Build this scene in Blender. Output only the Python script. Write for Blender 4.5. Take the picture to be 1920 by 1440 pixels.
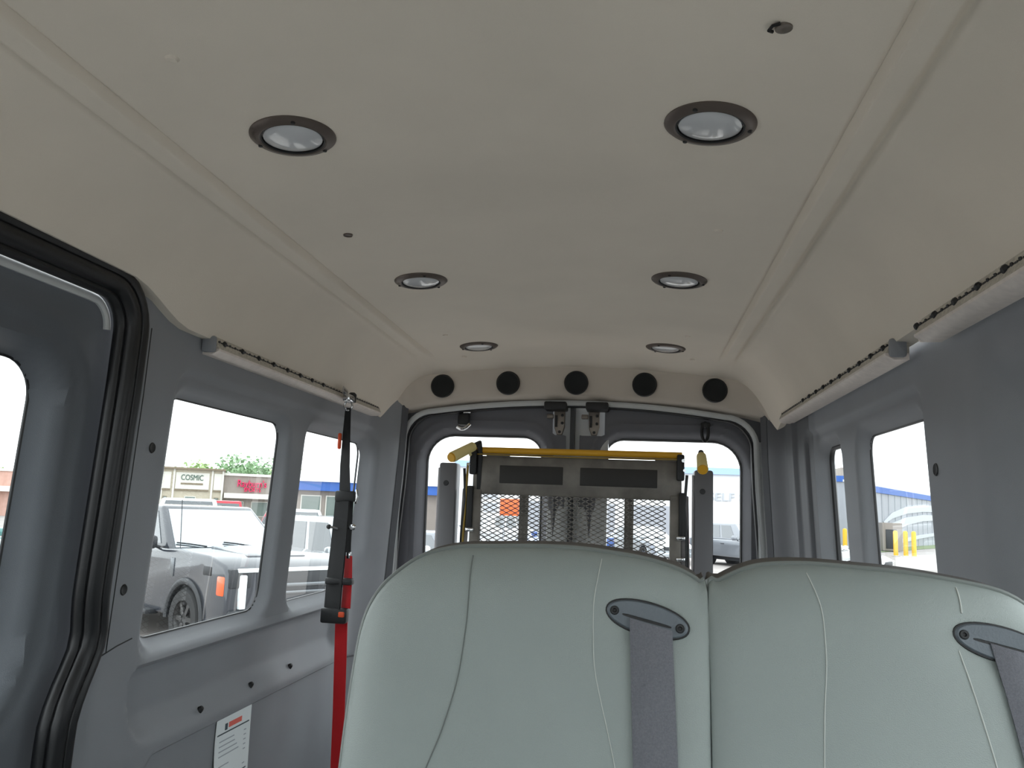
import bpy, bmesh, math, random
import numpy as np
from mathutils import Vector, Matrix
random.seed(7)
for o in list(bpy.data.objects): bpy.data.objects.remove(o)
SC = bpy.context.scene
COL = SC.collection

# ------------------------------------------------------------------ camera
YAW, PITCH, ROLL, CX, CZ, FPX = -.1479, .1480, .0378, .2174, 1.93, 1550.
def cam_setup():
    cy, sy, cp, sp = math.cos(YAW), math.sin(YAW), math.cos(PITCH), math.sin(PITCH)
    f = Vector((sy*cp, cy*cp, sp)); r = Vector((cy, -sy, 0)); u = r.cross(f)
    r2 = r*math.cos(ROLL) + u*math.sin(ROLL); u2 = u*math.cos(ROLL) - r*math.sin(ROLL)
    cd = bpy.data.cameras.new('camera'); co = bpy.data.objects.new('camera', cd); COL.objects.link(co)
    m = Matrix((r2, u2, -f)).transposed().to_4x4(); m.translation = Vector((CX, 0, CZ))
    co.matrix_world = m
    cd.sensor_fit = 'HORIZONTAL'; cd.sensor_width = 36.; cd.lens = 36.*FPX/1920.
    cd.clip_start = .02; cd.clip_end = 600
    SC.camera = co
cam_setup()

# ------------------------------------------------------------------ light: an overcast white sky
W = bpy.data.worlds.new('overcast_sky'); SC.world = W; W.use_nodes = True
bg = W.node_tree.nodes['Background']; bg.inputs['Color'].default_value = (.93, .97, 1., 1); bg.inputs['Strength'].default_value = 1.0
SC.view_settings.view_transform = 'Standard'; SC.view_settings.look = 'None'
SC.view_settings.gamma = 1; SC.view_settings.use_curve_mapping = False
SC.view_settings.exposure = 1.78

# ------------------------------------------------------------------ materials
def lin(c):
    return tuple(((v/255.)/12.92 if v/255. <= .04045 else ((v/255.+.055)/1.055)**2.4) for v in c)
MATS = {}
def mat(name, rgb, rough=.6, metal=0., spec=.5, noise=0., nscale=40., bump=0., bscale=400., coat=0., emit=0., mottle=None):
    m = bpy.data.materials.new(name); m.use_nodes = True
    nt = m.node_tree; b = nt.nodes['Principled BSDF']; c = lin(rgb)
    b.inputs['Base Color'].default_value = (*c, 1); b.inputs['Roughness'].default_value = rough
    b.inputs['Metallic'].default_value = metal; b.inputs['Specular IOR Level'].default_value = spec
    b.inputs['Coat Weight'].default_value = coat; b.inputs['Coat Roughness'].default_value = .05
    tc = nt.nodes.new('ShaderNodeTexCoord')
    if noise:
        n = nt.nodes.new('ShaderNodeTexNoise'); n.inputs['Scale'].default_value = nscale; n.inputs['Detail'].default_value = 5
        nt.links.new(tc.outputs['Object'], n.inputs['Vector'])
        r = nt.nodes.new('ShaderNodeValToRGB'); k = mottle or .75
        lo = tuple(max(0, v*(1-noise)) for v in c); hi = tuple(min(1, v*(1+noise)) for v in c)
        r.color_ramp.elements[0].position = .3; r.color_ramp.elements[1].position = k
        r.color_ramp.elements[0].color = (*lo, 1); r.color_ramp.elements[1].color = (*hi, 1)
        nt.links.new(n.outputs['Fac'], r.inputs['Fac']); nt.links.new(r.outputs['Color'], b.inputs['Base Color'])
    if bump:
        n2 = nt.nodes.new('ShaderNodeTexNoise'); n2.inputs['Scale'].default_value = bscale; n2.inputs['Detail'].default_value = 3
        nt.links.new(tc.outputs['Object'], n2.inputs['Vector'])
        bp = nt.nodes.new('ShaderNodeBump'); bp.inputs['Strength'].default_value = bump; bp.inputs['Distance'].default_value = .002
        nt.links.new(n2.outputs['Fac'], bp.inputs['Height']); nt.links.new(bp.outputs['Normal'], b.inputs['Normal'])
    MATS[name] = m; return m
def glass_mat(name, tint, refl=.5, rough=.0):
    m = bpy.data.materials.new(name); m.use_nodes = True; nt = m.node_tree; nt.nodes.clear()
    out = nt.nodes.new('ShaderNodeOutputMaterial'); mix = nt.nodes.new('ShaderNodeMixShader')
    t = nt.nodes.new('ShaderNodeBsdfTransparent'); g = nt.nodes.new('ShaderNodeBsdfGlossy')
    fr = nt.nodes.new('ShaderNodeFresnel'); fr.inputs['IOR'].default_value = 1.45
    mu = nt.nodes.new('ShaderNodeMath'); mu.operation = 'MULTIPLY'; mu.inputs[1].default_value = refl
    t.inputs['Color'].default_value = (*tint, 1); g.inputs['Roughness'].default_value = rough
    nt.links.new(fr.outputs[0], mu.inputs[0]); nt.links.new(mu.outputs[0], mix.inputs[0])
    nt.links.new(t.outputs[0], mix.inputs[1]); nt.links.new(g.outputs[0], mix.inputs[2]); nt.links.new(mix.outputs[0], out.inputs[0])
    MATS[name] = m; return m
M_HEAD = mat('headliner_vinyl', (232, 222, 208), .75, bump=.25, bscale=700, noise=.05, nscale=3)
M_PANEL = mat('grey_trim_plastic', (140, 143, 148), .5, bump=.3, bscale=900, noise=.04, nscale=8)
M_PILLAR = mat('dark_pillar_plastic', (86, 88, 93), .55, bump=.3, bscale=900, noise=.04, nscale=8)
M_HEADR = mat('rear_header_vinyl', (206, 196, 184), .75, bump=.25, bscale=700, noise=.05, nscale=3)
M_DOORTRIM = mat('charcoal_door_trim', (104, 105, 111), .55, bump=.3, bscale=900, noise=.05, nscale=8)
M_SLIDER = mat('slate_door_plastic', (92, 97, 103), .5, bump=.3, bscale=900, noise=.04, nscale=8)
M_RUBBER = mat('black_rubber', (22, 23, 26), .38, bump=.1)
M_PAINT = mat('silver_body_paint', (200, 203, 204), .35, coat=.4)
M_BLACK = mat('black_plastic', (26, 27, 29), .5, bump=.2)
M_SPEAKER = mat('speaker_cloth', (34, 37, 38), .9, bump=.6, bscale=1500)
M_RING = mat('bronze_trim_ring', (96, 86, 80), .35, metal=.3)
M_LENS = mat('frosted_lens', (206, 208, 211), .18, coat=.6)
M_ALU = mat('aluminium_track', (232, 222, 214), .42, metal=.25, noise=.08, nscale=60)
M_ALUD = mat('worn_track_face', (196, 190, 178), .5, metal=.2, noise=.25, nscale=160)
M_CHROME = mat('chrome_hardware', (210, 212, 214), .15, metal=1.)
M_VINYL = mat('sage_grey_seat_vinyl', (150, 159, 156), .4, bump=.35, bscale=1100, noise=.04, nscale=5)
M_VINYLB = mat('seat_back_shell', (88, 85, 83), .5)
M_PIPING = mat('seat_piping', (122, 128, 125), .4)
M_STITCH = mat('pale_stitching', (190, 194, 189), .7)
M_SEAMD = mat('dark_seam', (104, 110, 107), .7)
M_GUIDE = mat('belt_guide_plastic', (100, 108, 115), .45, bump=.2)
M_WEB = mat('grey_webbing', (132, 133, 141), .85, bump=1., bscale=1600, noise=.12, nscale=500)
M_WEBB = mat('black_webbing', (20, 21, 23), .8, bump=.8, bscale=1400)
M_WEBR = mat('red_webbing', (208, 20, 30), .7, bump=.6, bscale=1400)
M_ORANGE = mat('orange_plastic', (226, 84, 40), .5)
M_STEEL = mat('black_powder_steel', (108, 104, 98), .42, noise=.35, nscale=14, metal=.3)
M_PLATE = mat('dark_recess_plate', (38, 36, 34), .6)
M_POST = mat('charcoal_lift_post', (98, 98, 101), .45)
M_ARM = mat('pale_lift_arm', (172, 168, 170), .5)
M_YEL = mat('yellow_safety_paint', (214, 160, 30), .45)
M_FOAM = mat('yellow_foam_grip', (234, 216, 150), .85, bump=.4)
M_GOLD = mat('ochre_edge_strip', (150, 122, 34), .4)
M_LATCH = mat('zinc_latch', (128, 120, 112), .4, metal=.6)
M_FLOOR = mat('pale_vinyl_floor', (200, 200, 198), .7, bump=.4)
M_PAPER = mat('white_paper', (236, 242, 244), .7)
M_INK = mat('print_ink', (70, 84, 92), .8)
M_INKP = mat('pale_print_ink', (176, 184, 192), .8)
M_INKR = mat('red_print_ink', (232, 112, 100), .8)
G_SIDE = glass_mat('side_window_glass', (.93, .97, .96), .16)
G_REAR = glass_mat('rear_window_glass', (.95, .98, .98), .16)
# outdoors
M_ASPH = mat('weathered_asphalt', (152, 146, 142), .9, noise=.12, nscale=.6, bump=.3, bscale=60)
M_GRASS = mat('verge_grass', (112, 128, 84), .95, noise=.25, nscale=3)
M_CONC = mat('pale_concrete', (176, 172, 166), .9, noise=.08, nscale=2)
M_LEAF = mat('spring_leaves', (172, 196, 140), .8, noise=.3, nscale=1.2)
M_LEAF2 = mat('pine_leaves', (142, 172, 132), .8, noise=.3, nscale=1.2)
M_TRUNK = mat('tree_bark', (98, 84, 70), .9)
M_SCREEN = mat('sky_lit_windscreen', (176, 184, 190), .06, metal=.85, coat=1.)
M_CARGLASS = mat('car_glass', (58, 66, 72), .06, coat=1., spec=.9)
M_TYRE = mat('tyre_rubber', (40, 41, 42), .8)
M_RIM = mat('alloy_rim', (120, 124, 128), .3, metal=.7)
M_RIMD = mat('dark_rim', (62, 62, 62), .4, metal=.5)
M_HEADL = mat('headlamp_lens', (238, 244, 246), .12, coat=1.)
M_AMBER = mat('amber_marker', (236, 96, 40), .3, coat=.5)
M_TAIL = mat('red_tail_lamp', (190, 26, 30), .25, coat=.5)
M_CARBLK = mat('car_black_trim', (40, 43, 47), .5)

# ------------------------------------------------------------------ mesh helpers
class MB:
    def __init__(s): s.v = []; s.f = []
    def add(s, vs, fs):
        n = len(s.v); s.v += [tuple(v) for v in vs]; s.f += [tuple(i+n for i in f) for f in fs]; return s
    def box(s, c, d, rot=None):
        x, y, z = d[0]/2, d[1]/2, d[2]/2
        vs = [Vector((a*x, b*y, e*z)) for e in (-1, 1) for b in (-1, 1) for a in (-1, 1)]
        if rot is not None: vs = [rot @ v for v in vs]
        c = Vector(c)
        return s.add([v+c for v in vs], [(0, 2, 3, 1), (4, 5, 7, 6), (0, 1, 5, 4), (2, 6, 7, 3), (0, 4, 6, 2), (1, 3, 7, 5)])
    def bbox(s, c, d, b=.01, seg=2, rot=None):
        bm = bmesh.new(); bmesh.ops.create_cube(bm, size=1)
        bmesh.ops.scale(bm, vec=d, verts=bm.verts)
        bmesh.ops.bevel(bm, geom=list(bm.edges), offset=min(b, min(d)*.49), segments=seg, affect='EDGES', profile=.5)
        c = Vector(c); bm.verts.index_update()
        vs = [((rot @ v.co) if rot is not None else v.co)+c for v in bm.verts]; fs = [tuple(v.index for v in f.verts) for f in bm.faces]
        bm.free(); return s.add(vs, fs)
    def tube(s, pts, r, n=10, cap=True, closed=False, flat=None, up=None):
        """sweep a round (or flat=(a,b) elliptical/rectangular) section along pts"""
        P = [Vector(p) for p in pts]; k = len(P); rings = []
        pu = None
        for i, p in enumerate(P):
            a = P[(i-1) % k] if (closed or i > 0) else p; b = P[(i+1) % k] if (closed or i < k-1) else p
            t = (b-a).normalized()
            if up is not None: u = Vector(up)
            elif pu is None: u = Vector((0, 0, 1)) if abs(t.z) < .9 else Vector((1, 0, 0))
            else: u = pu
            e1 = (u - t*u.dot(t)).normalized(); e2 = t.cross(e1); pu = e1
            rr = r[i] if isinstance(r, (list, tuple)) else r
            if flat: sec = [(math.cos(q), math.sin(q)) for q in [2*math.pi*(j+.5)/n for j in range(n)]]; sc = flat
            else: sec = [(math.cos(q), math.sin(q)) for q in [2*math.pi*j/n for j in range(n)]]; sc = (rr, rr)
            if flat and n == 4: sec = [(1, 1), (-1, 1), (-1, -1), (1, -1)]
            rings.append([p + e1*(x*sc[0]) + e2*(y*sc[1]) for x, y in sec])
        vs = [v for q in rings for v in q]; fs = []
        for i in range(k if closed else k-1):
            a, b = i*n, ((i+1) % k)*n
            for j in range(n): fs.append((a+j, a+(j+1) % n, b+(j+1) % n, b+j))
        if cap and not closed:
            fs.append(tuple(range(n-1, -1, -1))); fs.append(tuple((k-1)*n+j for j in range(n)))
        return s.add(vs, fs)
    def lathe(s, prof, c=(0, 0, 0), axis='z', n=32, rot=None):
        vs = []; fs = []; m = len(prof)
        for j in range(n):
            q = 2*math.pi*j/n
            for (r, h) in prof:
                v = Vector((r*math.cos(q), r*math.sin(q), h))
                if axis == 'y': v = Vector((v.x, v.z, v.y))
                if axis == 'x': v = Vector((v.z, v.x, v.y))
                if rot is not None: v = rot @ v
                vs.append(v+Vector(c))
        for j in range(n):
            a, b = j*m, ((j+1) % n)*m
            for i in range(m-1): fs.append((a+i, b+i, b+i+1, a+i+1))
        return s.add(vs, fs)
    def prism(s, poly, axis, a, b, bevel=0.):
        """extrude a 2D polygon along axis from a to b; poly in the other two coords (cyclic xyz order kept)"""
        n = len(poly)
        def mk(p, h):
            if axis == 'x': return (h, p[0], p[1])
            if axis == 'y': return (p[0], h, p[1])
            return (p[0], p[1], h)
        vs = [mk(p, a) for p in poly]+[mk(p, b) for p in poly]
        fs = [tuple(range(n)), tuple(range(2*n-1, n-1, -1))]+[(i, i+n, (i+1) % n+n, (i+1) % n) for i in range(n)]
        if bevel:
            bm = bmesh.new(); V = [bm.verts.new(v) for v in vs]; [bm.faces.new([V[i] for i in f]) for f in fs]
            bm.normal_update()
            E = [e for e in bm.edges if abs(getattr(e.verts[0].co, axis)-getattr(e.verts[1].co, axis)) < 1e-6]
            bmesh.ops.bevel(bm, geom=E, offset=bevel, segments=3, affect='EDGES', profile=.5, clamp_overlap=True)
            bm.verts.index_update()
            vs = [v.co.copy() for v in bm.verts]; fs = [tuple(v.index for v in f.verts) for f in bm.faces]; bm.free()
        return s.add(vs, fs)
    def disc(s, c, r, axis='z', n=20, depth=.002):
        return s.lathe([(0, -depth/2), (r, -depth/2), (r, depth/2), (0, depth/2)], c, axis, n)

def world_loc(o):
    v = Vector((0, 0, 0))
    while o is not None: v += o.location; o = o.parent
    return v
def obj(name, mb, m, parent=None, label=None, kind=None, sharp=35, local=False, fixn=True):
    me = bpy.data.meshes.new(name)
    off = Vector((0, 0, 0)) if (parent is None or local) else world_loc(parent)
    me.from_pydata([(x-off.x, y-off.y, z-off.z) for x, y, z in mb.v], [], mb.f)
    if fixn:
        bm = bmesh.new(); bm.from_mesh(me); bmesh.ops.recalc_face_normals(bm, faces=bm.faces); bm.to_mesh(me); bm.free()
    me.materials.append(m)
    me.shade_smooth(); me.set_sharp_from_angle(angle=math.radians(sharp))
    o = bpy.data.objects.new(name, me); COL.objects.link(o)
    if parent: o.parent = parent
    if label: o['label'] = label
    if kind: o['kind'] = kind
    return o
def thing(name, label, cat, loc, group=None, rotz=0., kind=None):
    o = bpy.data.objects.new(name, None); COL.objects.link(o); o.location = loc; o.rotation_euler = (0, 0, rotz)
    o.empty_display_size = .1
    tag(o, label, cat, group, kind); return o
def tag(o, label, cat=None, group=None, kind=None):
    if label: o['label'] = label
    if cat: o['category'] = cat
    if group: o['group'] = group
    if kind: o['kind'] = kind
    return o
def sm(a, b, x):
    t = np.clip((x-a)/(b-a), 0, 1); return t*t*(3-2*t)
def rbox(U, V, u0, u1, v0, v1, r):
    """signed distance to a rounded box; r may be (lo-lo, hi-lo, hi-hi, lo-hi) corner radii in (u,v)"""
    if not isinstance(r, (tuple, list)): r = (r,)*4
    cu, cv, hu, hv = (u0+u1)/2, (v0+v1)/2, (u1-u0)/2, (v1-v0)/2
    x = U-cu; y = V-cv
    R = np.where(x > 0, np.where(y > 0, r[2], r[1]), np.where(y > 0, r[3], r[0]))
    qx = np.abs(x)-hu+R; qy = np.abs(y)-hv+R
    return np.minimum(np.maximum(qx, qy), 0)+np.hypot(np.maximum(qx, 0), np.maximum(qy, 0))-R
def rpath(u0, u1, v0, v1, r, n=8):
    if not isinstance(r, (tuple, list)): r = (r,)*4
    out = []
    for (cu, cv, R, q0) in ((u0+r[0], v0+r[0], r[0], math.pi), (u1-r[1], v0+r[1], r[1], 1.5*math.pi), (u1-r[2], v1-r[2], r[2], 0), (u0+r[3], v1-r[3], r[3], .5*math.pi)):
        for i in range(n+1):
            q = q0+.5*math.pi*i/n; out.append((cu+R*math.cos(q), cv+R*math.sin(q)))
    return out
def sheet(us, vs, pos, keep=None):
    """a relief sheet over a (u,v) grid; the part where keep<0 is cut out along its contour"""
    U, V = np.meshgrid(us, vs, indexing='ij'); X, Y, Z = pos(U, V)
    P = np.stack([X+0*U, Y+0*U, Z+0*U], -1); nu, nv = U.shape
    K = keep(U, V) if keep is not None else np.ones_like(U)
    mb = MB(); idx = -np.ones((nu, nv), int)
    ii = np.argwhere(K > 0); idx[ii[:, 0], ii[:, 1]] = np.arange(len(ii)); mb.v = [tuple(p) for p in P[K > 0].tolist()]
    cut = {}
    def cross(a, b):
        key = (a, b) if a < b else (b, a)
        if key not in cut:
            ka, kb = K[a], K[b]; t = ka/(ka-kb)
            u = us[a[0]]+(us[b[0]]-us[a[0]])*t; v = vs[a[1]]+(vs[b[1]]-vs[a[1]])*t
            x, y, z = pos(np.array([[u]]), np.array([[v]])); cut[key] = len(mb.v)
            mb.v.append((float(np.ravel(x)[0]), float(np.ravel(y)[0]), float(np.ravel(z)[0])))
        return cut[key]
    for i in range(nu-1):
        for j in range(nv-1):
            c = [(i, j), (i+1, j), (i+1, j+1), (i, j+1)]; pos_ = [K[q] > 0 for q in c]
            if all(pos_): mb.f.append(tuple(int(idx[q]) for q in c)); continue
            if not any(pos_): continue
            poly = []
            for k in range(4):
                a, b = c[k], c[(k+1) % 4]
                if pos_[k]: poly.append(int(idx[a]))
                if pos_[k] != pos_[(k+1) % 4]: poly.append(cross(a, b))
            if len(poly) > 2: mb.f.append(tuple(poly))
    return mb
def rng(a, b, step): return np.linspace(a, b, int(round((b-a)/step))+1)
def text_mesh(name, body, size, m, parent, mtx, extrude=.01, width=None):
    cu = bpy.data.curves.new(name, 'FONT'); cu.body = body; cu.size = size; cu.extrude = extrude; cu.align_x = 'CENTER'; cu.align_y = 'CENTER'
    t = bpy.data.objects.new('tmp', cu); me = bpy.data.meshes.new_from_object(t); bpy.data.objects.remove(t); bpy.data.curves.remove(cu)
    me.name = name
    if width:
        w = max(v.co.x for v in me.vertices)-min(v.co.x for v in me.vertices)
        me.transform(Matrix.Diagonal((width/w, 1, 1, 1)))
    me.transform(mtx); me.materials.clear(); me.materials.append(m)
    o = bpy.data.objects.new(name, me); COL.objects.link(o); o.parent = parent; return o
# ================================================================== THE VAN'S SHELL
FLOOR_Z = .665
Y_REAR = 3.06
def ceil_z(X, Y):
    a = np.abs(X)
    zc = 2.511-.0081*(Y-1.17)
    z = zc-.03*(np.minimum(a, .56)/.5)**2
    z = z-.010*sm(.512, .522, a)*(1-sm(.550, .566, a))*(1-sm(2.74, 2.92, Y))           # raised bead along each side
    z = z+(.005*np.exp(-((a-.513)/.0045)**2)+.0045*np.exp(-((a-.570)/.007)**2))*(1-sm(2.80, 2.95, Y))   # pressed creases
    t = np.clip((a-.556)/.164, 0, 1.02)
    edge = .182-.055*(X < 0)*(1-sm(1.40, 1.62, Y))               # higher over the sliding door
    z = z-edge*t**2.2
    z = np.where(a > .724, z+.0*a, z)
    z = z-.040*sm(2.84, 3.10, Y)**1.3
    return z
def build_ceiling():
    mb = sheet(np.concatenate([rng(-.765, -.595, .008), rng(-.592, -.496, .0024), rng(-.48, .48, .03), rng(.496, .592, .0024), rng(.595, .765, .008)]),
               np.concatenate([rng(-1.75, .3, .1), rng(.34, 2.8, .04), rng(2.82, Y_REAR, .02)]),
               lambda X, Y: (X, Y, ceil_z(X, Y)))
    c = obj('ceiling', mb, M_HEAD, kind='structure'); tag(c, 'beige grey vinyl headliner with two long beads', 'ceiling')
    return c
CEIL = build_ceiling()
def cz(x, y): return float(ceil_z(np.array(x), np.array(y)))

def header():
    n = 61; mb = MB(); rows = []
    for i in range(n):
        x = -.735+1.47*i/(n-1)
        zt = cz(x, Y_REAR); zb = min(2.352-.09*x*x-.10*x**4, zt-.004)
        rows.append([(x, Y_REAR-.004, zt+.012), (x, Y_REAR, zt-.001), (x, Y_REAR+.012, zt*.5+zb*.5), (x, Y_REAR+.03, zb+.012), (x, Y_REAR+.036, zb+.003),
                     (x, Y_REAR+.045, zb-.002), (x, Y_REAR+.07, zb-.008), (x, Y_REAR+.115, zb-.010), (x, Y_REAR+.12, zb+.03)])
    m = len(rows[0])
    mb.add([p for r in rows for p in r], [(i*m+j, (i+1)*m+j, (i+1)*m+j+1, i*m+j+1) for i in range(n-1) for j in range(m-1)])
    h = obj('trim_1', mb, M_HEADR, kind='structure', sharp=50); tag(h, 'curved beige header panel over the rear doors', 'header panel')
    return h
HEADER = header()

ZB = [.6, 1.3, 1.64, 2.13, 2.3, 2.5]; XB = [.79, .785, .776, .75, .745, .745]
def wall_base(Z): return np.interp(Z, ZB, XB)
# ---- left wall behind the sliding door
WL2 = (1.668, 2.25, 1.625, 2.14); RL2 = (.05, .06, .05, .04)
WL3 = (2.415, 2.965, 1.625, 2.14); RL3 = (.05, .20, .05, .04)
def left_off(Y, Z):
    s1 = rbox(Y, Z, 1.625, 3.0, 1.585, 2.205, (.05, .18, .06, .06))
    o = .012*(1-sm(-.016, .0, s1))
    for w, r in ((WL2, RL2), (WL3, RL3)):
        s = rbox(Y, Z, *w, r); o = o+.030*(1-sm(-.002, .036, s))
    o = o-.011*np.exp(-((Z-1.572)/.008)**2)*sm(1.6, 1.63, Y)*(1-sm(2.75, 2.95, Y))
    s3 = rbox(Y, Z, 1.61, 2.87, 1.385, 1.62, (.15, .12, .02, .02))
    o = o+.036*sm(1.392, 1.475, Z)*(1-sm(-.03, .0, s3))*(1-sm(1.56, 1.585, Z))
    o = o+.014*sm(-.0, .012, -rbox(Y, Z, 1.70, 3.3, .2, 1.385, .05))
    o = o-.085*sm(2.93, 3.12, Y)                                  # runs in to the rear pillar
    o = o+.010*(1-sm(1.47, 1.50, Y))
    return o
def left_pos(Y, Z): return (-(wall_base(Z)+left_off(Y, Z)), Y, Z)
mb = sheet(np.concatenate([rng(1.44, 2.36, .010), rng(2.372, 3.12, .011)]), np.concatenate([rng(.64, 1.3, .06), rng(1.32, 2.40, .009)]), left_pos,
           lambda Y, Z: np.minimum(rbox(Y, Z, *WL2, RL2), rbox(Y, Z, *WL3, RL3)))
WALL_L = obj('wall_left', mb, M_PANEL, kind='structure', sharp=40)
tag(WALL_L, 'grey moulded side panel with two windows beside the hanging red strap', 'wall panel')
# ---- sliding door
WD = (.26, 1.335, 1.52, 2.155); RD = (.12, .16, .07, .07)
def slide_base(Z): return wall_base(Z)+.045
def slide_off(Y, Z):
    s = rbox(Y, Z, *WD, RD)
    return .055*(1-sm(.0, .04, s))+.010*(1-sm(.055, .075, s))
mb = sheet(rng(.06, 1.50, .012), np.concatenate([rng(.62, 1.3, .06), rng(1.32, 2.42, .010)]), lambda Y, Z: (-(slide_base(Z)+slide_off(Y, Z)), Y, Z),
           lambda Y, Z: rbox(Y, Z, *WD, RD))
DOOR_S = obj('door_1', mb, M_SLIDER, kind='structure', sharp=40)
tag(DOOR_S, 'dark slate sliding door panel with a deep rounded window reveal', 'sliding door')
# ---- front left stretch and right wall
WF = (-1.55, -.45, 1.35, 2.12)
mb = sheet(rng(-1.75, .10, .03), rng(.62, 2.42, .03), lambda Y, Z: (-(wall_base(Z)+.03+.04*(1-sm(0, .05, rbox(Y, Z, *WF, .08)))), Y, Z), lambda Y, Z: rbox(Y, Z, *WF, .08))
tag(obj('wall_left_front', mb, M_PANEL, kind='structure'), 'grey front door side panel behind the camera on the sliding door side', 'wall panel')
WR1 = (.15, 1.20, 1.50, 2.14); WR2 = (1.752, 2.22, 1.60, 2.14); WR3 = (2.43, 2.64, 1.60, 2.14)
RR = .045
def right_off(Y, Z):
    s1 = rbox(Y, Z, 1.70, 2.76, 1.56, 2.205, .06)
    o = .012*(1-sm(-.016, .0, s1))
    for w in (WR2, WR3): o = o+.030*(1-sm(-.002, .036, rbox(Y, Z, *w, RR)))
    o = o+.045*(1-sm(-.17, .0, rbox(Y, Z, -.05, 1.47, 1.25, 2.245, .11)))
    o = o+.035*(1-sm(.0, .03, rbox(Y, Z, *WR1, .08)))
    o = o+.04*(1-sm(.0, .05, rbox(Y, Z, *WF, .08)))
    o = o-.014*sm(2.66, 2.68, Y)-.014*sm(2.86, 2.88, Y)-.050*sm(2.98, 3.10, Y)
    return o
def right_pos(Y, Z): return (wall_base(Z)+.026+right_off(Y, Z), Y, Z)
mb = sheet(np.concatenate([rng(-1.75, .1, .05), rng(.12, 1.6, .02), rng(1.61, 2.678, .011)]), np.concatenate([rng(.64, 1.3, .06), rng(1.32, 2.40, .0095)]), right_pos,
           lambda Y, Z: np.minimum.reduce([rbox(Y, Z, *w, RR if w[0] > 1.3 else .08) for w in (WR1, WR2, WR3, WF)]))
WALL_R = obj('wall_right', mb, M_PANEL, kind='structure', sharp=40)
mb = sheet(rng(2.678, 3.12, .011), np.concatenate([rng(.64, 1.3, .06), rng(1.32, 2.40, .0095)]), right_pos)
tag(obj('trim_10', mb, M_PILLAR, kind='structure', sharp=40), 'dark stepped rear quarter cover between the right windows and the rear doors', 'quarter cover')
tag(WALL_R, 'grey moulded side panel with windows beside the bench seat', 'wall panel')

# ---- side window panes with their rubber seals
def side_window(n, side, w, r, base, depth, label, ys=None, seal_r=.0035):
    o = thing('window_%d' % n, label, 'window', (0, 0, 0), kind='structure')
    m = 0.025
    mb = sheet(rng(w[0]-m, w[1]+m, .05), rng(w[2]-m, w[3]+m, .05), lambda Y, Z: (side*(base(Z)+depth+.008), Y, Z))
    obj('pane', mb, G_SIDE, o)
    pts = [(side*(float(base(z))+depth), y, z) for y, z in rpath(w[0]-.003, w[1]+.003, w[2]-.003, w[3]+.003, r)]
    obj('rubber_seal', MB().tube(pts, seal_r, 6, closed=True), M_RUBBER, o)
    return o
side_window(1, -1, WD, RD, lambda Z: slide_base(Z), .066, 'sliding door window at the far left edge')
side_window(2, -1, WL2, RL2, wall_base, .043, 'larger left window with the dark pickup outside')
side_window(3, -1, WL3, RL3, wall_base, .043, 'small left rear window behind the hanging strap')
side_window(4, 1, WR2, (RR,)*4, lambda Z: wall_base(Z)+.026, .043, 'larger right window facing the grey building')
side_window(5, 1, WR3, (RR,)*4, lambda Z: wall_base(Z)+.026, .043, 'narrow right rear window showing yellow bollards', seal_r=.008)
side_window(6, 1, WR1, (.08,)*4, lambda Z: wall_base(Z)+.026, .085, 'right window beside the bench seat just out of view')
side_window(7, 1, WF, (.08,)*4, lambda Z: wall_base(Z)+.026, .045, 'right front door window behind the camera')
side_window(8, -1, WF, (.08,)*4, lambda Z: wall_base(Z)+.03, .045, 'left front door window behind the camera')

# ---- black seal round the sliding door opening
def seal_path(inset=0.):
    P = [(y, 2.322-inset) for y in np.linspace(.12, 1.36, 26)]
    for i in range(1, 9):
        q = math.pi/2*(1-i/8.); P.append((1.372+(.085-inset)*math.cos(q), 2.237+(.085-inset)*math.sin(q)))
    for z in np.linspace(2.2, .68, 50):
        j = float(sm(1.50, 1.66, np.array(z))); P.append((1.457-inset-.045*(1-j)+.012*math.exp(-((z-1.66)/.05)**2), z))
    return P
sx = lambda z: -(float(wall_base(z))+.006)
o = thing('trim_2', 'black rubber weatherstrip around the sliding door opening', 'door seal', (0, 0, 0), kind='structure')
obj('seal_bulb', MB().tube([(sx(z), y, z) for y, z in seal_path()], .02, 12, flat=(.018, .019), up=(1, 0, 0)), M_RUBBER, o)
obj('seal_lip', MB().tube([(sx(z)+.012, y, z) for y, z in seal_path(-.020)], .02, 10, flat=(.010, .012), up=(1, 0, 0)), M_RUBBER, o)
obj('seal_lip', MB().tube([(sx(z)-.012, y, z) for y, z in seal_path(.021)], .02, 10, flat=(.012, .010), up=(1, 0, 0)), M_RUBBER, o)
o = obj('trim_3', MB().tube([(sx(z)-.03, y, z) for y, z in seal_path(.034)[:34]], .02, 8, flat=(.006, .009), up=(1, 0, 0)), M_PAINT, kind='structure')
tag(o, 'thin pale painted flange inside the black door seal', 'door flange')

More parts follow.
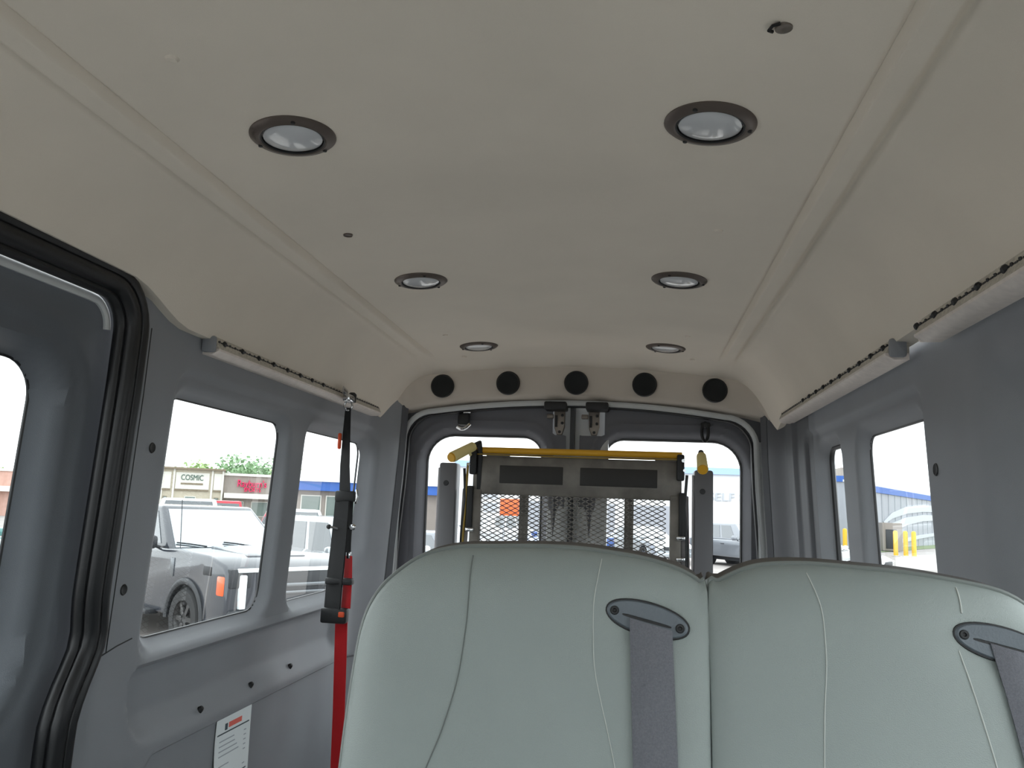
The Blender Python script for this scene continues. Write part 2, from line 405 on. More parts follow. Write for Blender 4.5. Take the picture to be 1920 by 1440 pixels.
# ---- floor, front end
tag(obj('floor', MB().box((0, .75, FLOOR_Z-.02), (1.72, 5.1, .04)), M_FLOOR, kind='structure'), 'pale grey vinyl van floor', 'floor')
def front_end():
    # sloped windscreen between the roof and the dashboard
    us = rng(-.85, .85, .05); vs = rng(0, 1, .04)
    pos = lambda X, T: (X, -1.72-.75*(1-T), 1.35+(2.46-1.35)*T)
    keep = lambda X, T: rbox(X, T, -.74, .74, .06, .90, .06)
    tag(obj('wall_front', sheet(us, vs, pos, keep), M_DOORTRIM, kind='structure'), 'windscreen surround at the front of the van behind the camera', 'wall')
    w = thing('window_9', 'windscreen behind the camera', 'window', (0, 0, 0), kind='structure')
    obj('pane', sheet(rng(-.72, .72, .12), rng(.05, .95, .1), lambda X, T: (X, -1.728-.75*(1-T), 1.35+1.11*T)), G_SIDE, w)
    mb = MB().prism([(-1.75, .64), (-1.75, 1.25), (-2.0, 1.36), (-2.5, 1.37), (-2.5, .64)], 'x', -.85, .85)
    d = obj('trim_4', mb, M_DOORTRIM, kind='structure'); tag(d, 'dashboard block below the windscreen', 'dashboard')
    for s in (-1, 1):
        mb = MB().add([(s*.83, -1.72, 2.46), (s*.83, -2.47, 1.35), (s*.83, -1.72, .64), (s*.83, -1.5, 2.46)], [(0, 1, 2), (0, 2, 3)])
        tag(obj('trim_%d' % (5 if s < 0 else 6), mb, M_DOORTRIM, kind='structure'), 'front pillar panel beside the windscreen, %s side' % ('sliding door' if s < 0 else 'bench'), 'pillar')
front_end()

# ---- rear end: painted door frame, two doors
def frame_path():
    P = []
    for z in np.linspace(.68, 2.12, 16): P.append((-.690+.022*float(sm(1.7, 2.15, np.array(z))), z))
    for i in range(1, 9):
        q = math.pi/2*(1-i/8.)+math.pi/2; q = math.pi-math.pi/2*i/8.
        P.append((-.553+.115*math.cos(q), 2.175+.115*math.sin(q)))
    for x in np.linspace(-.5, 0, 9): P.append((x, 2.290+.042*(1-(x/.553)**2)))
    return P+[(-x, z) for x, z in P[::-1][1:]]
fp = frame_path(); frm = thing('trim_7', 'pale painted frame of the rear door opening', 'door frame', (0, 0, 0), kind='structure')
obj('painted_flange', MB().tube([(x, 3.130, z) for x, z in fp], .02, 8, flat=(.007, .011), up=(0, 1, 0)), M_PAINT, frm)
for s in (-1, 1):
    obj('jamb_strip', MB().prism([(s*.712, 3.118), (s*.672, 3.140), (s*.672, 3.150), (s*.72, 3.135)], 'z', .68, 2.20), M_PAINT, frm)
obj('door_seal', MB().tube([(x*.978, 3.148, z-.012) for x, z in fp], .012, 8, flat=(.008, .005), up=(0, 1, 0)), M_RUBBER, frm)
# pillar covers between the side panels and the frame
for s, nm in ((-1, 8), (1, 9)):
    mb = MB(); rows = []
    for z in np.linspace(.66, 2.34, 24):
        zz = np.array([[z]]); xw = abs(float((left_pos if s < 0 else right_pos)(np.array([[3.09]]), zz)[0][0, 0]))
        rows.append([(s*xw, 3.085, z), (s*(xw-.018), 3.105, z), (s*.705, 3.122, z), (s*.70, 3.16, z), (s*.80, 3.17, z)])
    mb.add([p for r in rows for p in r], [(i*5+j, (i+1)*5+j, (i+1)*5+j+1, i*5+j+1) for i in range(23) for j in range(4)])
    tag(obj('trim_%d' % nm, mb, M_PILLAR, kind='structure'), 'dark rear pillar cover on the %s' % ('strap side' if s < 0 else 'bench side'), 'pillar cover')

def ydoor(Z): return 3.172+.05*(2.3-Z)
DW = {-1: (-.590, -.135, 1.20, 2.203), 1: (.112, .622, 1.20, 2.203)}
DR = {-1: (.06, .06, .075, .11), 1: (.06, .06, .11, .075)}
def rear_door(s, n):
    w = DW[s]; r = DR[s]
    d = thing('door_%d' % n, 'rear door with a charcoal trim panel and rounded window, %s of the centre gap' % ('left' if s < 0 else 'right'), 'door', (0, 3.2, .68), kind='structure')
    x0, x1 = ((-.76, -.028) if s < 0 else (.004, .76))
    def pos(X, Z):
        q = rbox(X, Z, *w, r)
        return (X, ydoor(Z)+.045*(1-sm(0, .035, q))-.006*np.exp(-((q-.055)/.008)**2), Z)
    # trim panel leaves the sheet metal bare round the latch and along the meeting edge
    def keep(X, Z):
        edge = s*(X+.012)-.026
        latch = np.maximum(np.abs(X-(-.052 if s < 0 else .062))-(.038 if s < 0 else .048), 2.212-Z)
        return np.minimum.reduce([rbox(X, Z, *w, r), edge, latch])
    obj('trim_panel', sheet(rng(x0, x1, .0105), np.concatenate([rng(.68, 1.15, .08), rng(1.16, 2.345, .0105)]), pos, keep), M_DOORTRIM, d)
    xe = (-.020, -.105) if s < 0 else (-.006, .125)
    mb = MB().bbox((sum(xe)/2, 3.215, 1.52), (abs(xe[1]-xe[0]), .05, 1.66), .006)
    obj('sheet_metal_edge', mb, M_PAINT, d)
    g = obj('pane', sheet(rng(w[0]-.02, w[1]+.02, .08), rng(w[2]-.02, w[3]+.02, .08), lambda X, Z: (X, ydoor(Z)+.055, Z)), G_REAR, d)
    pts = [(x, float(ydoor(z))+.047, z) for x, z in rpath(w[0]-.004, w[1]+.004, w[2]-.004, w[3]+.004, r)]
    obj('rubber_seal', MB().tube(pts, .007, 6, closed=True), M_RUBBER, d)
    # outer skin beyond the glass
    # latch at the top
    lx = -.063 if s < 0 else .07
    obj('striker_block', MB().bbox((lx+(-.012 if s < 0 else .012), 3.135, 2.318), (.085, .09, .030), .006), M_BLACK, d)
    l = obj('latch_plate', MB().prism([(lx-.022, 2.305), (lx+.020, 2.305), (lx+.020, 2.245), (lx+.010, 2.213), (lx-.010, 2.213), (lx-.020, 2.238)], 'y', 3.165, 3.182, .003), M_LATCH, d)
    obj('latch_slot', MB().box((lx-.013, 3.163, 2.265), (.009, .006, .045)), M_BLACK, l)
    for bx, bz in ((lx+.010, 2.288), (lx+.010, 2.258), (lx, 2.224)):
        obj('bolt', MB().lathe([(0, -.006), (.0055, -.005), (.0065, .006)], (bx, 3.165, bz), 'y', 10), M_BLACK, l)
    obj('latch_tab', MB().bbox((lx-.036, 3.160, 2.283), (.026, .02, .017), .003), M_LATCH, d)
    return d
RDL = rear_door(-1, 2); RDR = rear_door(1, 3)
obj('centre_seal', MB().box((-.013, 3.18, 1.51), (.016, .06, 1.68)), M_RUBBER, RDL)
# retaining hooks on the doors above the lift
hk = thing('door_hook', 'black hook bracket with silver clip on the left rear door', 'hook', (-.43, 3.165, 2.24))
obj('bracket', MB().bbox((-.436, 3.150, 2.262), (.046, .03, .048), .010), M_BLACK, hk)
obj('clip', MB().tube([(-.458+.05*t, 3.132, 2.232-.014*math.sin(t*3.14)+.012*t) for t in np.linspace(0, 1, 9)], .007, 8), M_CHROME, hk)
obj('tab', MB().bbox((-.422, 3.140, 2.288), (.03, .012, .006), .002), M_CHROME, hk)
hk = thing('door_hook', 'plain black strap loop on the right rear door', 'hook', (.49, 3.165, 2.23))
obj('loop', MB().tube([(.484+.012*math.cos(t), 3.155, 2.235+.035*math.sin(t)) for t in np.linspace(0, 6.28, 17)[:-1]], .006, 8, closed=True), M_BLACK, hk)
obj('anchor', MB().bbox((.486, 3.160, 2.262), (.034, .02, .02), .006), M_BLACK, hk)
# ================================================================== THINGS IN THE VAN
# ---- round ceiling lights
def ceiling_light(x, y, label):
    z = cz(x, y)
    t = thing('ceiling_light', label, 'ceiling light', (x, y, z), 'round lights in the headliner')
    # tilt to the local headliner slope
    e = .02; nx = -(cz(x+e, y)-cz(x-e, y))/(2*e); ny = -(cz(x, y+e)-cz(x, y-e))/(2*e)
    t.rotation_euler = (Vector((nx, ny, 1))).to_track_quat('Z', 'Y').to_euler()
    obj('trim_ring', MB().lathe([(.0490, .004), (.0490, -.0065), (.0525, -.0085), (.062, -.006), (.067, -.002), (.0675, .003)], n=48), M_RING, t, local=True)
    obj('inner_gasket', MB().lathe([(.0475, .004), (.0478, -.0065), (.0500, -.0075), (.0500, .002)], n=48), M_BLACK, t, local=True)
    obj('lens', MB().lathe([(0, -.0125), (.012, -.0122), (.025, -.0108), (.038, -.0085), (.0455, -.0050), (.0478, .002)], n=40), M_LENS, t, local=True)
    for k in range(3):
        q = 2*math.pi*k/3+.5
        obj('screw', MB().lathe([(0, -.0095), (.0032, -.009), (.0038, -.006)], (.058*math.cos(q), .058*math.sin(q), 0), n=10), M_BLACK, t, local=True)
    return t
ROW = ('nearest row', 'middle row', 'far row by the rear header')
for k, y in enumerate((1.172, 1.985, 2.80)):
    for s, nm in ((-1, 'left'), (1, 'right')):
        ceiling_light(s*.3225, y, 'round ceiling light with dark ring, %s one of the %s' % (nm, ROW[k]))
# ---- little plugs in the headliner
for (x, y, kind) in ((-.389, .933, 'plug'), (-.388, 1.62, 'hole'), (.380, 1.623, 'plug'), (-.397, 2.597, 'plug'), (.383, 2.598, 'plug'), (.42, 2.93, 'plug'), (-.40, 2.93, 'plug')):
    z = cz(x, y)
    if kind == 'plug': obj('ceiling_plug', MB().lathe([(0, -.004), (.007, -.003), (.0105, .001)], (x, y, z), n=16), M_HEAD, CEIL)
    else: obj('ceiling_hole', MB().lathe([(0, -.001), (.008, -.001), (.0095, -.003), (.0105, .001)], (x, y, z), n=16), M_RING, CEIL)
x, y = .380, .925; z = cz(x, y)
t = thing('broken_clip', 'small torn dark clip in the headliner above the nearest right light', 'clip', (x, y, z))
obj('socket', MB().lathe([(0, -.001), (.0075, -.0015), (.010, -.003), (.0105, .001)], (x+.004, y, z), n=18), M_LATCH, t)
obj('torn_tab', MB().tube([(x-.008, y+.006, z-.002), (x-.013, y, z-.004), (x-.010, y-.008, z-.003), (x-.002, y-.011, z-.002)], .0022, 6), M_BLACK, t)

# ---- speakers in the rear header
def hdr_pt(x, f):   # point on the header face, f = 0 top .. 1 bottom
    zt = cz(x, Y_REAR); zb = 2.352-.09*x*x-.10*x**4; return (x, Y_REAR+.03*f, zt+(zb-zt)*f)
for x, z, nm in ((-.508, 2.380, 'leftmost of five'), (-.254, 2.395, 'second from left of five'), (.004, 2.400, 'middle of five'), (.257, 2.397, 'second from right of five'), (.511, 2.380, 'rightmost of five')):
    y = Y_REAR+.006
    t = thing('header_speaker', 'round black speaker in the rear header, %s' % nm, 'speaker', (x, y, z), 'row of speakers in the rear header')
    R = Matrix.Rotation(math.radians(-12), 3, 'X')
    obj('rim', MB().lathe([(.0445, .006), (.0455, -.004), (.042, -.009), (.038, -.006)], (x, y, z), 'y', 36, ), M_BLACK, t)
    obj('grille', MB().lathe([(0, -.003), (.012, -.0035), (.02, -.005), (.032, -.0065), (.040, -.0065)], (x, y, z), 'y', 36), M_SPEAKER, t)

# ---- aluminium anchor tracks under the headliner
def track(side, y0, y1, label, studs, z0=2.262, cap0=True):
    xo = .722
    t = thing('anchor_track', label, 'anchor track', (side*xo, y0, z0), 'aluminium anchor tracks along the headliner edge')
    # section: slanted slotted face looking in and down, pale lower face
    A = (.030, .030); B = (-.004, .022); C_ = (-.010, -.002); D = (-.004, -.014); E_ = (.030, -.020)
    def bar(poly, a, b): return MB().prism([(p[0], p[1]) for p in poly], 'y', a, b)
    def P(p): return (side*(xo+p[0]), z0+p[1])
    obj('slotted_face', MB().prism([P((.03, .032)), P((.001, .030)), P((-.014, -.003)), P((.03, -.003))], 'y', y0, y1), M_ALUD, t)
    obj('lower_lip', MB().prism([P((.03, -.0035)), P((-.0155, -.0035)), P((-.0145, -.008)), P((.002, -.0165)), P((.03, -.0165))], 'y', y0, y1), M_ALU, t)
    n = int((y1-y0)/.0254); mb = MB(); nx, nz = -side*.91, -.41
    nrm = Vector((nx, 0, nz)).normalized(); rot = nrm.to_track_quat('Z', 'Y').to_matrix()
    for k in range(n):
        y = y0+.012+.0254*k
        mb.lathe([(0, .0012), (.0040, .0012), (.0040, -.001)], (side*(xo-.0070), y, z0+.0130), n=10, rot=rot)
        mb.box((side*(xo-.0072), y+.0127, z0+.0130), (.0014, .010, .003))
    obj('slot_row', mb, M_BLACK, t, kind='stuff', label='dark slot openings')
    y = y0+.035
    while studs and y < studs:
        s_ = obj('track_bolt', MB().lathe([(0, .006), (.0045, .006), (.0065, .003), (.007, -.001)], (side*(xo-.0068), y, z0+.0132), n=12, rot=rot), M_BLACK, t); y += .0885
    if cap0:
        obj('end_cap', MB().bbox((side*(xo+.007), y0-.005, z0+.006), (.034, .014, .038), .009), M_PANEL, t)
    obj('end_cap', MB().bbox((side*(xo+.008), y1+.003, z0+.004), (.03, .008, .04), .004), M_ALU, t)
    return t
track(-1, 1.715, 2.945, 'aluminium anchor track on the left that carries the hanging strap', 2.40)
track(1, 1.69, 2.90, 'aluminium anchor track on the right above the two rear windows', 2.6)
track(1, .25, 1.52, 'aluminium anchor track at the right edge nearest the camera', 1.6, cap0=False)

# ---- dark fasteners and plugs in the side panels
for (y, z) in ((1.570, 2.023), (1.546, 1.741)):
    x = float(left_pos(np.array([[y]]), np.array([[z]]))[0][0, 0])
    obj('screw_plug', MB().lathe([(0, .0005), (.007, .0008), (.0095, .0022), (.0115, 0)], (x, y, z), 'x', 18), M_BLACK, WALL_L)
for (y, z) in ((1.94, 1.425), (2.21, 1.428), (2.475, 1.430)):
    x = float(left_pos(np.array([[y]]), np.array([[z]]))[0][0, 0])
    obj('fastener', MB().lathe([(0, .010), (.005, .009), (.0075, .003), (.0085, -.003)], (x, y, z), n=12, rot=Vector((.7, 0, .7)).to_track_quat('Z', 'Y').to_matrix()), M_BLACK, WALL_L)
y, z = 1.655, 2.03; x = float(right_pos(np.array([[y]]), np.array([[z]]))[0][0, 0])
obj('screw_plug', MB().lathe([(0, -.0005), (.008, -.0008), (.011, -.0022), (.0125, 0)], (x, y, z), 'x', 18), M_BLACK, WALL_R)
# seam across the pillar cover
obj('panel_seam', MB().tube([(float(left_pos(np.array([[y]]), np.array([[z]]))[0][0, 0])-.0005, y, z) for y, z in ((1.47, 1.612), (1.50, 1.62), (1.55, 1.632), (1.60, 1.640))], .0018, 6), M_RUBBER, WALL_L)
obj('panel_seam', MB().tube([(float(left_pos(np.array([[1.51]]), np.array([[z]]))[0][0, 0])-.0005, 1.512+.012*(2.2-z), z) for z in np.linspace(1.625, 2.26, 14)], .0018, 6), M_RUBBER, WALL_L)

# ---- paper notice stuck under the ledge
def notice():
    y0, y1, zt, zb = 2.032, 2.222, 1.384, 1.00
    x = lambda y, z: float(left_pos(np.array([[y]]), np.array([[z]]))[0][0, 0])
    X = lambda y, z: -.7985+.006+.010*max(0, (1.384-z))*(1 if y > 2.1 else .6)+.004*math.sin((z-1.1)*22)*(2.24-y)*4
    t = thing('paper_notice', 'white printed notice taped to the lower side panel', 'notice', (-.80, 2.12, zb))
    us = np.linspace(0, 1, 9); vs = np.linspace(0, 1, 21); vv = []; ff = []
    for i, u in enumerate(us):
        for j, v in enumerate(vs):
            z = zb+(zt-zb)*v; y = y0+(y1-y0)*u+(.012*(1-u)*(1-v))
            vv.append((X(y, z), y, z))
    vv2 = [(a-.0008, b, c) for a, b, c in vv]; n = len(vv)
    for i in range(8):
        for j in range(20):
            a = i*21+j; ff += [(a, a+21, a+22, a+1), (a+n, a+1+n, a+22+n, a+21+n)]
    obj('sheet', MB().add(vv+vv2, ff), M_PAPER, t, fixn=False)
    def strip(name, ya, yb, za, h, m):
        pts = [(X(y, za)+.0006, y, za) for y in np.linspace(ya, yb, 7)]
        obj(name, MB().add([(a, b, c-h/2) for a, b, c in pts]+[(a, b, c+h/2) for a, b, c in pts], [(i, i+1, i+8, i+7) for i in range(6)]), m, t, fixn=False)
    strip('rule_line', 2.042, 2.212, 1.338, .0035, M_INK); strip('rule_line', 2.046, 2.208, 1.222, .0035, M_INK); strip('rule_line', 2.05, 2.206, 1.10, .0035, M_INK)
    strip('logo_mark', 2.078, 2.092, 1.352, .016, M_INK)
    strip('red_heading', 2.098, 2.168, 1.3535, .013, M_INKR)
    rr = random.Random(3)
    for z in np.arange(1.32, 1.235, -.012):
        if rr.random() < .75: strip('print_row', 2.055, 2.10+.06*rr.random(), z, .003, M_INKP)
        if rr.random() < .5: strip('print_row', 2.185, 2.198, z, .003, M_INKP)
    for z in np.arange(1.205, 1.11, -.012):
        if rr.random() < .7: strip('print_row', 2.06, 2.11+.05*rr.random(), z, .003, M_INKP)
notice()

# ---- hanging shoulder strap
def strap():
    X0, Y0 = -.702, 2.555
    t = thing('hanging_strap', 'black and red wheelchair tie-down strap hanging from the left track', 'strap', (X0, Y0, 1.05))
    dirx = lambda z: X0+.035*(2.25-z)*.35
    V = (.35, .94, 0)   # webbing faces the aisle and camera
    def web(name, pts, ws, m, th=.0012, parent=t):
        e = Vector((.93, -.36, 0)); nrm = Vector((.36, .93, 0)); mb = MB(); R = []
        for p, w in zip(pts, ws):
            p = Vector(p); R.append([p-e*w/2-nrm*th, p+e*w/2-nrm*th, p+e*w/2+nrm*th, p-e*w/2+nrm*th])
        mb.add([v for r in R for v in r], [(4*i+j, 4*i+(j+1) % 4, 4*i+4+(j+1) % 4, 4*i+4+j) for i in range(len(R)-1) for j in range(4)]+[(0, 1, 2, 3), (4*len(R)-4, 4*len(R)-3, 4*len(R)-2, 4*len(R)-1)])
        return obj(name, mb, m, parent)
    f = obj('track_fitting', MB().bbox((X0+.010, Y0-.01, 2.258), (.026, .055, .024), .006), M_CHROME, t)
    obj('release_lever', MB().tube([(X0+.01, Y0-.03, 2.272), (X0+.012, Y0-.075, 2.278)], .006, 8, flat=(.012, .003)), M_CHROME, f)
    obj('lock_collar', MB().lathe([(0, -.016), (.013, -.016), (.014, .01), (.008, .016), (0, .016)], (X0+.01, Y0+.02, 2.265), n=16), M_BLACK, f)
    obj('swivel_ring', MB().tube([(X0+.006+.013*math.cos(a), Y0, 2.236+.016*math.sin(a)) for a in np.linspace(0, 6.283, 17)[:-1]], .0035, 8, closed=True), M_CHROME, t)
    web('upper_webbing', [(X0+.006, Y0, 2.228), (X0+.006, Y0, 2.15), (X0+.008, Y0, 2.04), (X0+.014, Y0-.002, 1.96)], [.022, .030, .038, .044], M_WEBB)
    obj('orange_tag', MB().bbox((X0-.014, Y0-.004, 2.120), (.012, .012, .052), .005), M_ORANGE, t)
    b = obj('slide_adjuster', MB().bbox((X0+.018, Y0-.004, 1.945), (.066, .022, .034), .006), M_BLACK, t)
    obj('adjuster_bar', MB().tube([(X0+.054, Y0-.006, 1.967), (X0+.058, Y0-.008, 1.945), (X0+.054, Y0-.006, 1.923)], .004, 8), M_CHROME, b)
    web('middle_webbing', [(X0+.012, Y0-.012, 1.93), (X0+.010, Y0-.014, 1.80), (X0+.006, Y0-.018, 1.68), (X0+.004, Y0-.018, 1.59), (X0+.004, Y0-.018, 1.565)], [.056, .060, .062, .062, .060], M_WEBB, .003)
    web('back_webbing', [(X0+.030, Y0+.004, 1.93), (X0+.034, Y0+.004, 1.80), (X0+.036, Y0+.004, 1.77)], [.03, .022, .02], M_WEBB)
    d = obj('ring_bar', MB().tube([(X0-.024, Y0-.016, 1.848), (X0+.01, Y0-.008, 1.842), (X0+.046, Y0-.010, 1.848)], .0045, 8), M_CHROME, t)
    obj('ring_knob', MB().lathe([(0, -.010), (.008, -.008), (.011, 0), (.008, .008), (0, .010)], (X0+.050, Y0-.012, 1.850), 'y', 14), M_CHROME, d)
    obj('ring_knob', MB().lathe([(0, -.008), (.006, -.006), (.008, 0), (.006, .006), (0, .008)], (X0-.026, Y0-.016, 1.848), 'y', 14), M_BLACK, d)
    obj('small_hook', MB().bbox((X0+.040, Y0, 1.762), (.014, .012, .022), .004), M_CHROME, t)
    web('red_upper_webbing', [(X0+.040, Y0+.002, 1.76), (X0+.042, Y0, 1.68), (X0+.042, Y0-.002, 1.60)], [.026, .034, .036], M_WEBR)
    obj('keeper_loop', MB().bbox((X0+.020, Y0-.012, 1.682), (.086, .034, .020), .005), M_BLACK, t)
    u = obj('buckle', MB().bbox((X0+.012, Y0-.014, 1.578), (.082, .036, .046), .006), M_BLACK, t)
    obj('release_button', MB().bbox((X0+.040, Y0-.034, 1.584), (.018, .010, .016), .003), M_ORANGE, u)
    web('red_webbing', [(X0+.030, Y0, 1.565), (X0+.036, Y0-.004, 1.45), (X0+.044, Y0-.010, 1.30), (X0+.058, Y0-.03, 1.05), (X0+.07, Y0-.05, .69)], [.048, .048, .046, .046, .046], M_WEBR)
strap()

# ---- bench seat with two backrests
SY = lambda z: 1.0-.2*(1.87-z)
OUT1 = [(-.080, 1.13), (-.092, 1.35), (-.101, 1.55), (-.103, 1.65), (-.101, 1.74), (-.096, 1.79), (-.083, 1.822), (-.062, 1.846), (-.030, 1.868), (.011, 1.879), (.06, 1.882), (.102, 1.884), (.15, 1.884), (.19, 1.881), (.235, 1.875), (.272, 1.865), (.295, 1.853), (.3035, 1.843), (.3035, 1.70), (.3035, 1.5), (.3035, 1.3), (.3035, 1.13)]
OUT2 = [(.3045, 1.13), (.3045, 1.3), (.3045, 1.5), (.3045, 1.70), (.3045, 1.843), (.318, 1.855), (.349, 1.870), (.378, 1.876), (.42, 1.878), (.47, 1.876), (.52, 1.873), (.57, 1.867), (.617, 1.858), (.645, 1.842), (.668, 1.815), (.688, 1.765), (.700, 1.70), (.708, 1.60), (.712, 1.45), (.708, 1.3), (.700, 1.13)]
def dens(P, n=4):
    Q = []; k = len(P)
    for i in range(k-1):
        p0, p1, p2, p3 = P[max(i-1, 0)], P[i], P[i+1], P[min(i+2, k-1)]
        for j in range(n):
            t = j/n; Q.append(tuple(.5*((2*p1[a])+(-p0[a]+p2[a])*t+(2*p0[a]-5*p1[a]+4*p2[a]-p3[a])*t*t+(-p0[a]+3*p1[a]-3*p2[a]+p3[a])*t**3) for a in (0, 1)))
    return Q+[P[-1]]
BULGE = .042
def dent(x, z):
    d = 0
    for gx, gz in ((.236, 1.814), (.600, 1.808)): d = d+.008*np.exp(-(((x-gx)/.055)**2+((z-gz)/.026)**2))
    return d
def poly_dist(x, z, Q):
    x = np.asarray(x, float); z = np.asarray(z, float); best = np.full(x.shape, 9.)
    for (x1, z1), (x2, z2) in zip(Q[:-1], Q[1:]):
        dx, dz = x2-x1, z2-z1; t = np.clip(((x-x1)*dx+(z-z1)*dz)/(dx*dx+dz*dz+1e-12), 0, 1)
        best = np.minimum(best, np.hypot(x-x1-t*dx, z-z1-t*dz))
    return best
def surf(x, z, P):
    """cushion front: rounded at the outer outline, only lightly pinched along the shared seam"""
    Q = [q for q in dens(P) if abs(q[0]-.304) > .0012]
    d1 = poly_dist(x, z, Q); d3 = np.abs(np.asarray(x, float)-.304)
    g = np.sqrt(np.maximum(0, 1-(1-np.clip(d1/.075, 0, 1))**2.6)); h = .72+.28*np.sqrt(np.maximum(0, 1-(1-np.clip(d3/.03, 0, 1))**2))
    crown = 1-.18*np.clip(np.abs(np.asarray(x, float)-(.10 if P is OUT1 else .51))/.2, 0, 1)**2
    return SY(np.asarray(z, float))-BULGE*g*h*crown+dent(np.asarray(x, float), np.asarray(z, float))
def surf_y(x, z, P): return float(surf(np.array([x]), np.array([z]), P)[0])
def cushion(P):
    Q = dens(P); xs = [q[0] for q in Q]; cx = (min(xs)+max(xs))/2; S = [1, .996, .985, .97, .95, .92, .88, .83, .77, .70, .62, .53, .43, .33, .23, .13, .04]; n = len(Q)
    zt = max(q[1] for q in Q); px = []; pz = []
    for s in S:
        for (x, z) in Q:
            c = (cx, min(max(z, 1.3), zt-.19)); px.append(c[0]+(x-c[0])*s); pz.append(c[1]+(z-c[1])*s)
    V = list(zip(px, surf(np.array(px), np.array(pz), P).tolist(), pz))
    F = [(i*n+j, i*n+j+1, (i+1)*n+j+1, (i+1)*n+j) for i in range(len(S)-1) for j in range(n-1)]
    k = (len(S)-1)*n
    F += [(k+j, k+j+1, k+n-2-j, k+n-1-j) for j in range(n//2) if j+1 < n-2-j]
    b = len(V); V += [(x, SY(z)+.012, z) for x, z in Q]; F += [(j, j+1, b+j+1, b+j) for j in range(n-1)]
    return MB().add(V, F), Q
SEAT = thing('bench_seat', 'grey-green vinyl double bench seat with two rounded backrests and belt guides', 'seat', (.30, .75, FLOOR_Z))
for i, P in enumerate((OUT1, OUT2)):
    mb, Q = cushion(P)
    b = obj('backrest', mb, M_VINYL, SEAT, sharp=60)
    obj('piping', MB().tube([(x, SY(z)-.001, z+.001) for x, z in Q], .0032, 8), M_PIPING, b)
    # rear shell a little larger, seen as a dark rim behind the top edge
    n = len(Q); V = [(x, SY(z)+.012, z) for x, z in Q]+[(x+(-.002 if x < .1 else .002)*(abs(x-.304) > .01), SY(z)+.04, z+.006) for x, z in Q]+[(x, SY(z)+.075, z-.012) for x, z in Q]
    F = [(a*n+j, a*n+j+1, a*n+n+j+1, a*n+n+j) for a in range(2) for j in range(n-1)]
    F += [(2*n+j, 2*n+j+1, 3*n-2-j, 3*n-1-j) for j in range(n//2) if j+1 < n-2-j]
    obj('back_shell', MB().add(V, F), M_VINYLB, b, sharp=50)
def seam(pts, P, m, r=.0011):
    Q = []
    for i in range(len(pts)-1):
        for k in range(8):
            t = k/8.; Q.append((pts[i][0]*(1-t)+pts[i+1][0]*t, pts[i][1]*(1-t)+pts[i+1][1]*t))
    Q.append(pts[-1])
    # smooth
    for _ in range(6): Q = [Q[0]]+[((Q[i-1][0]+2*Q[i][0]+Q[i+1][0])/4, (Q[i-1][1]+2*Q[i][1]+Q[i+1][1])/4) for i in range(1, len(Q)-1)]+[Q[-1]]
    obj('seam', MB().tube([(x, surf_y(x, z, P)-.0002, z) for x, z in Q], r, 6), m, SEAT)
seam([(.033, 1.872), (.036, 1.809), (.031, 1.741), (.017, 1.686), (.001, 1.645), (-.02, 1.55), (-.03, 1.40)], OUT1, M_SEAMD, .0008)
seam([(.184, 1.875), (.176, 1.828), (.179, 1.761), (.193, 1.709), (.206, 1.66), (.222, 1.55), (.23, 1.40)], OUT1, M_STITCH, .0005)
seam([(.411, 1.870), (.422, 1.835), (.423, 1.781), (.417, 1.727), (.41, 1.6), (.40, 1.4)], OUT2, M_STITCH, .0006)
seam([(.567, 1.862), (.564, 1.837)], OUT2, M_STITCH, .0008)
seam([(.556, 1.800), (.566, 1.755), (.579, 1.692), (.59, 1.6), (.60, 1.4)], OUT2, M_STITCH, .0008)
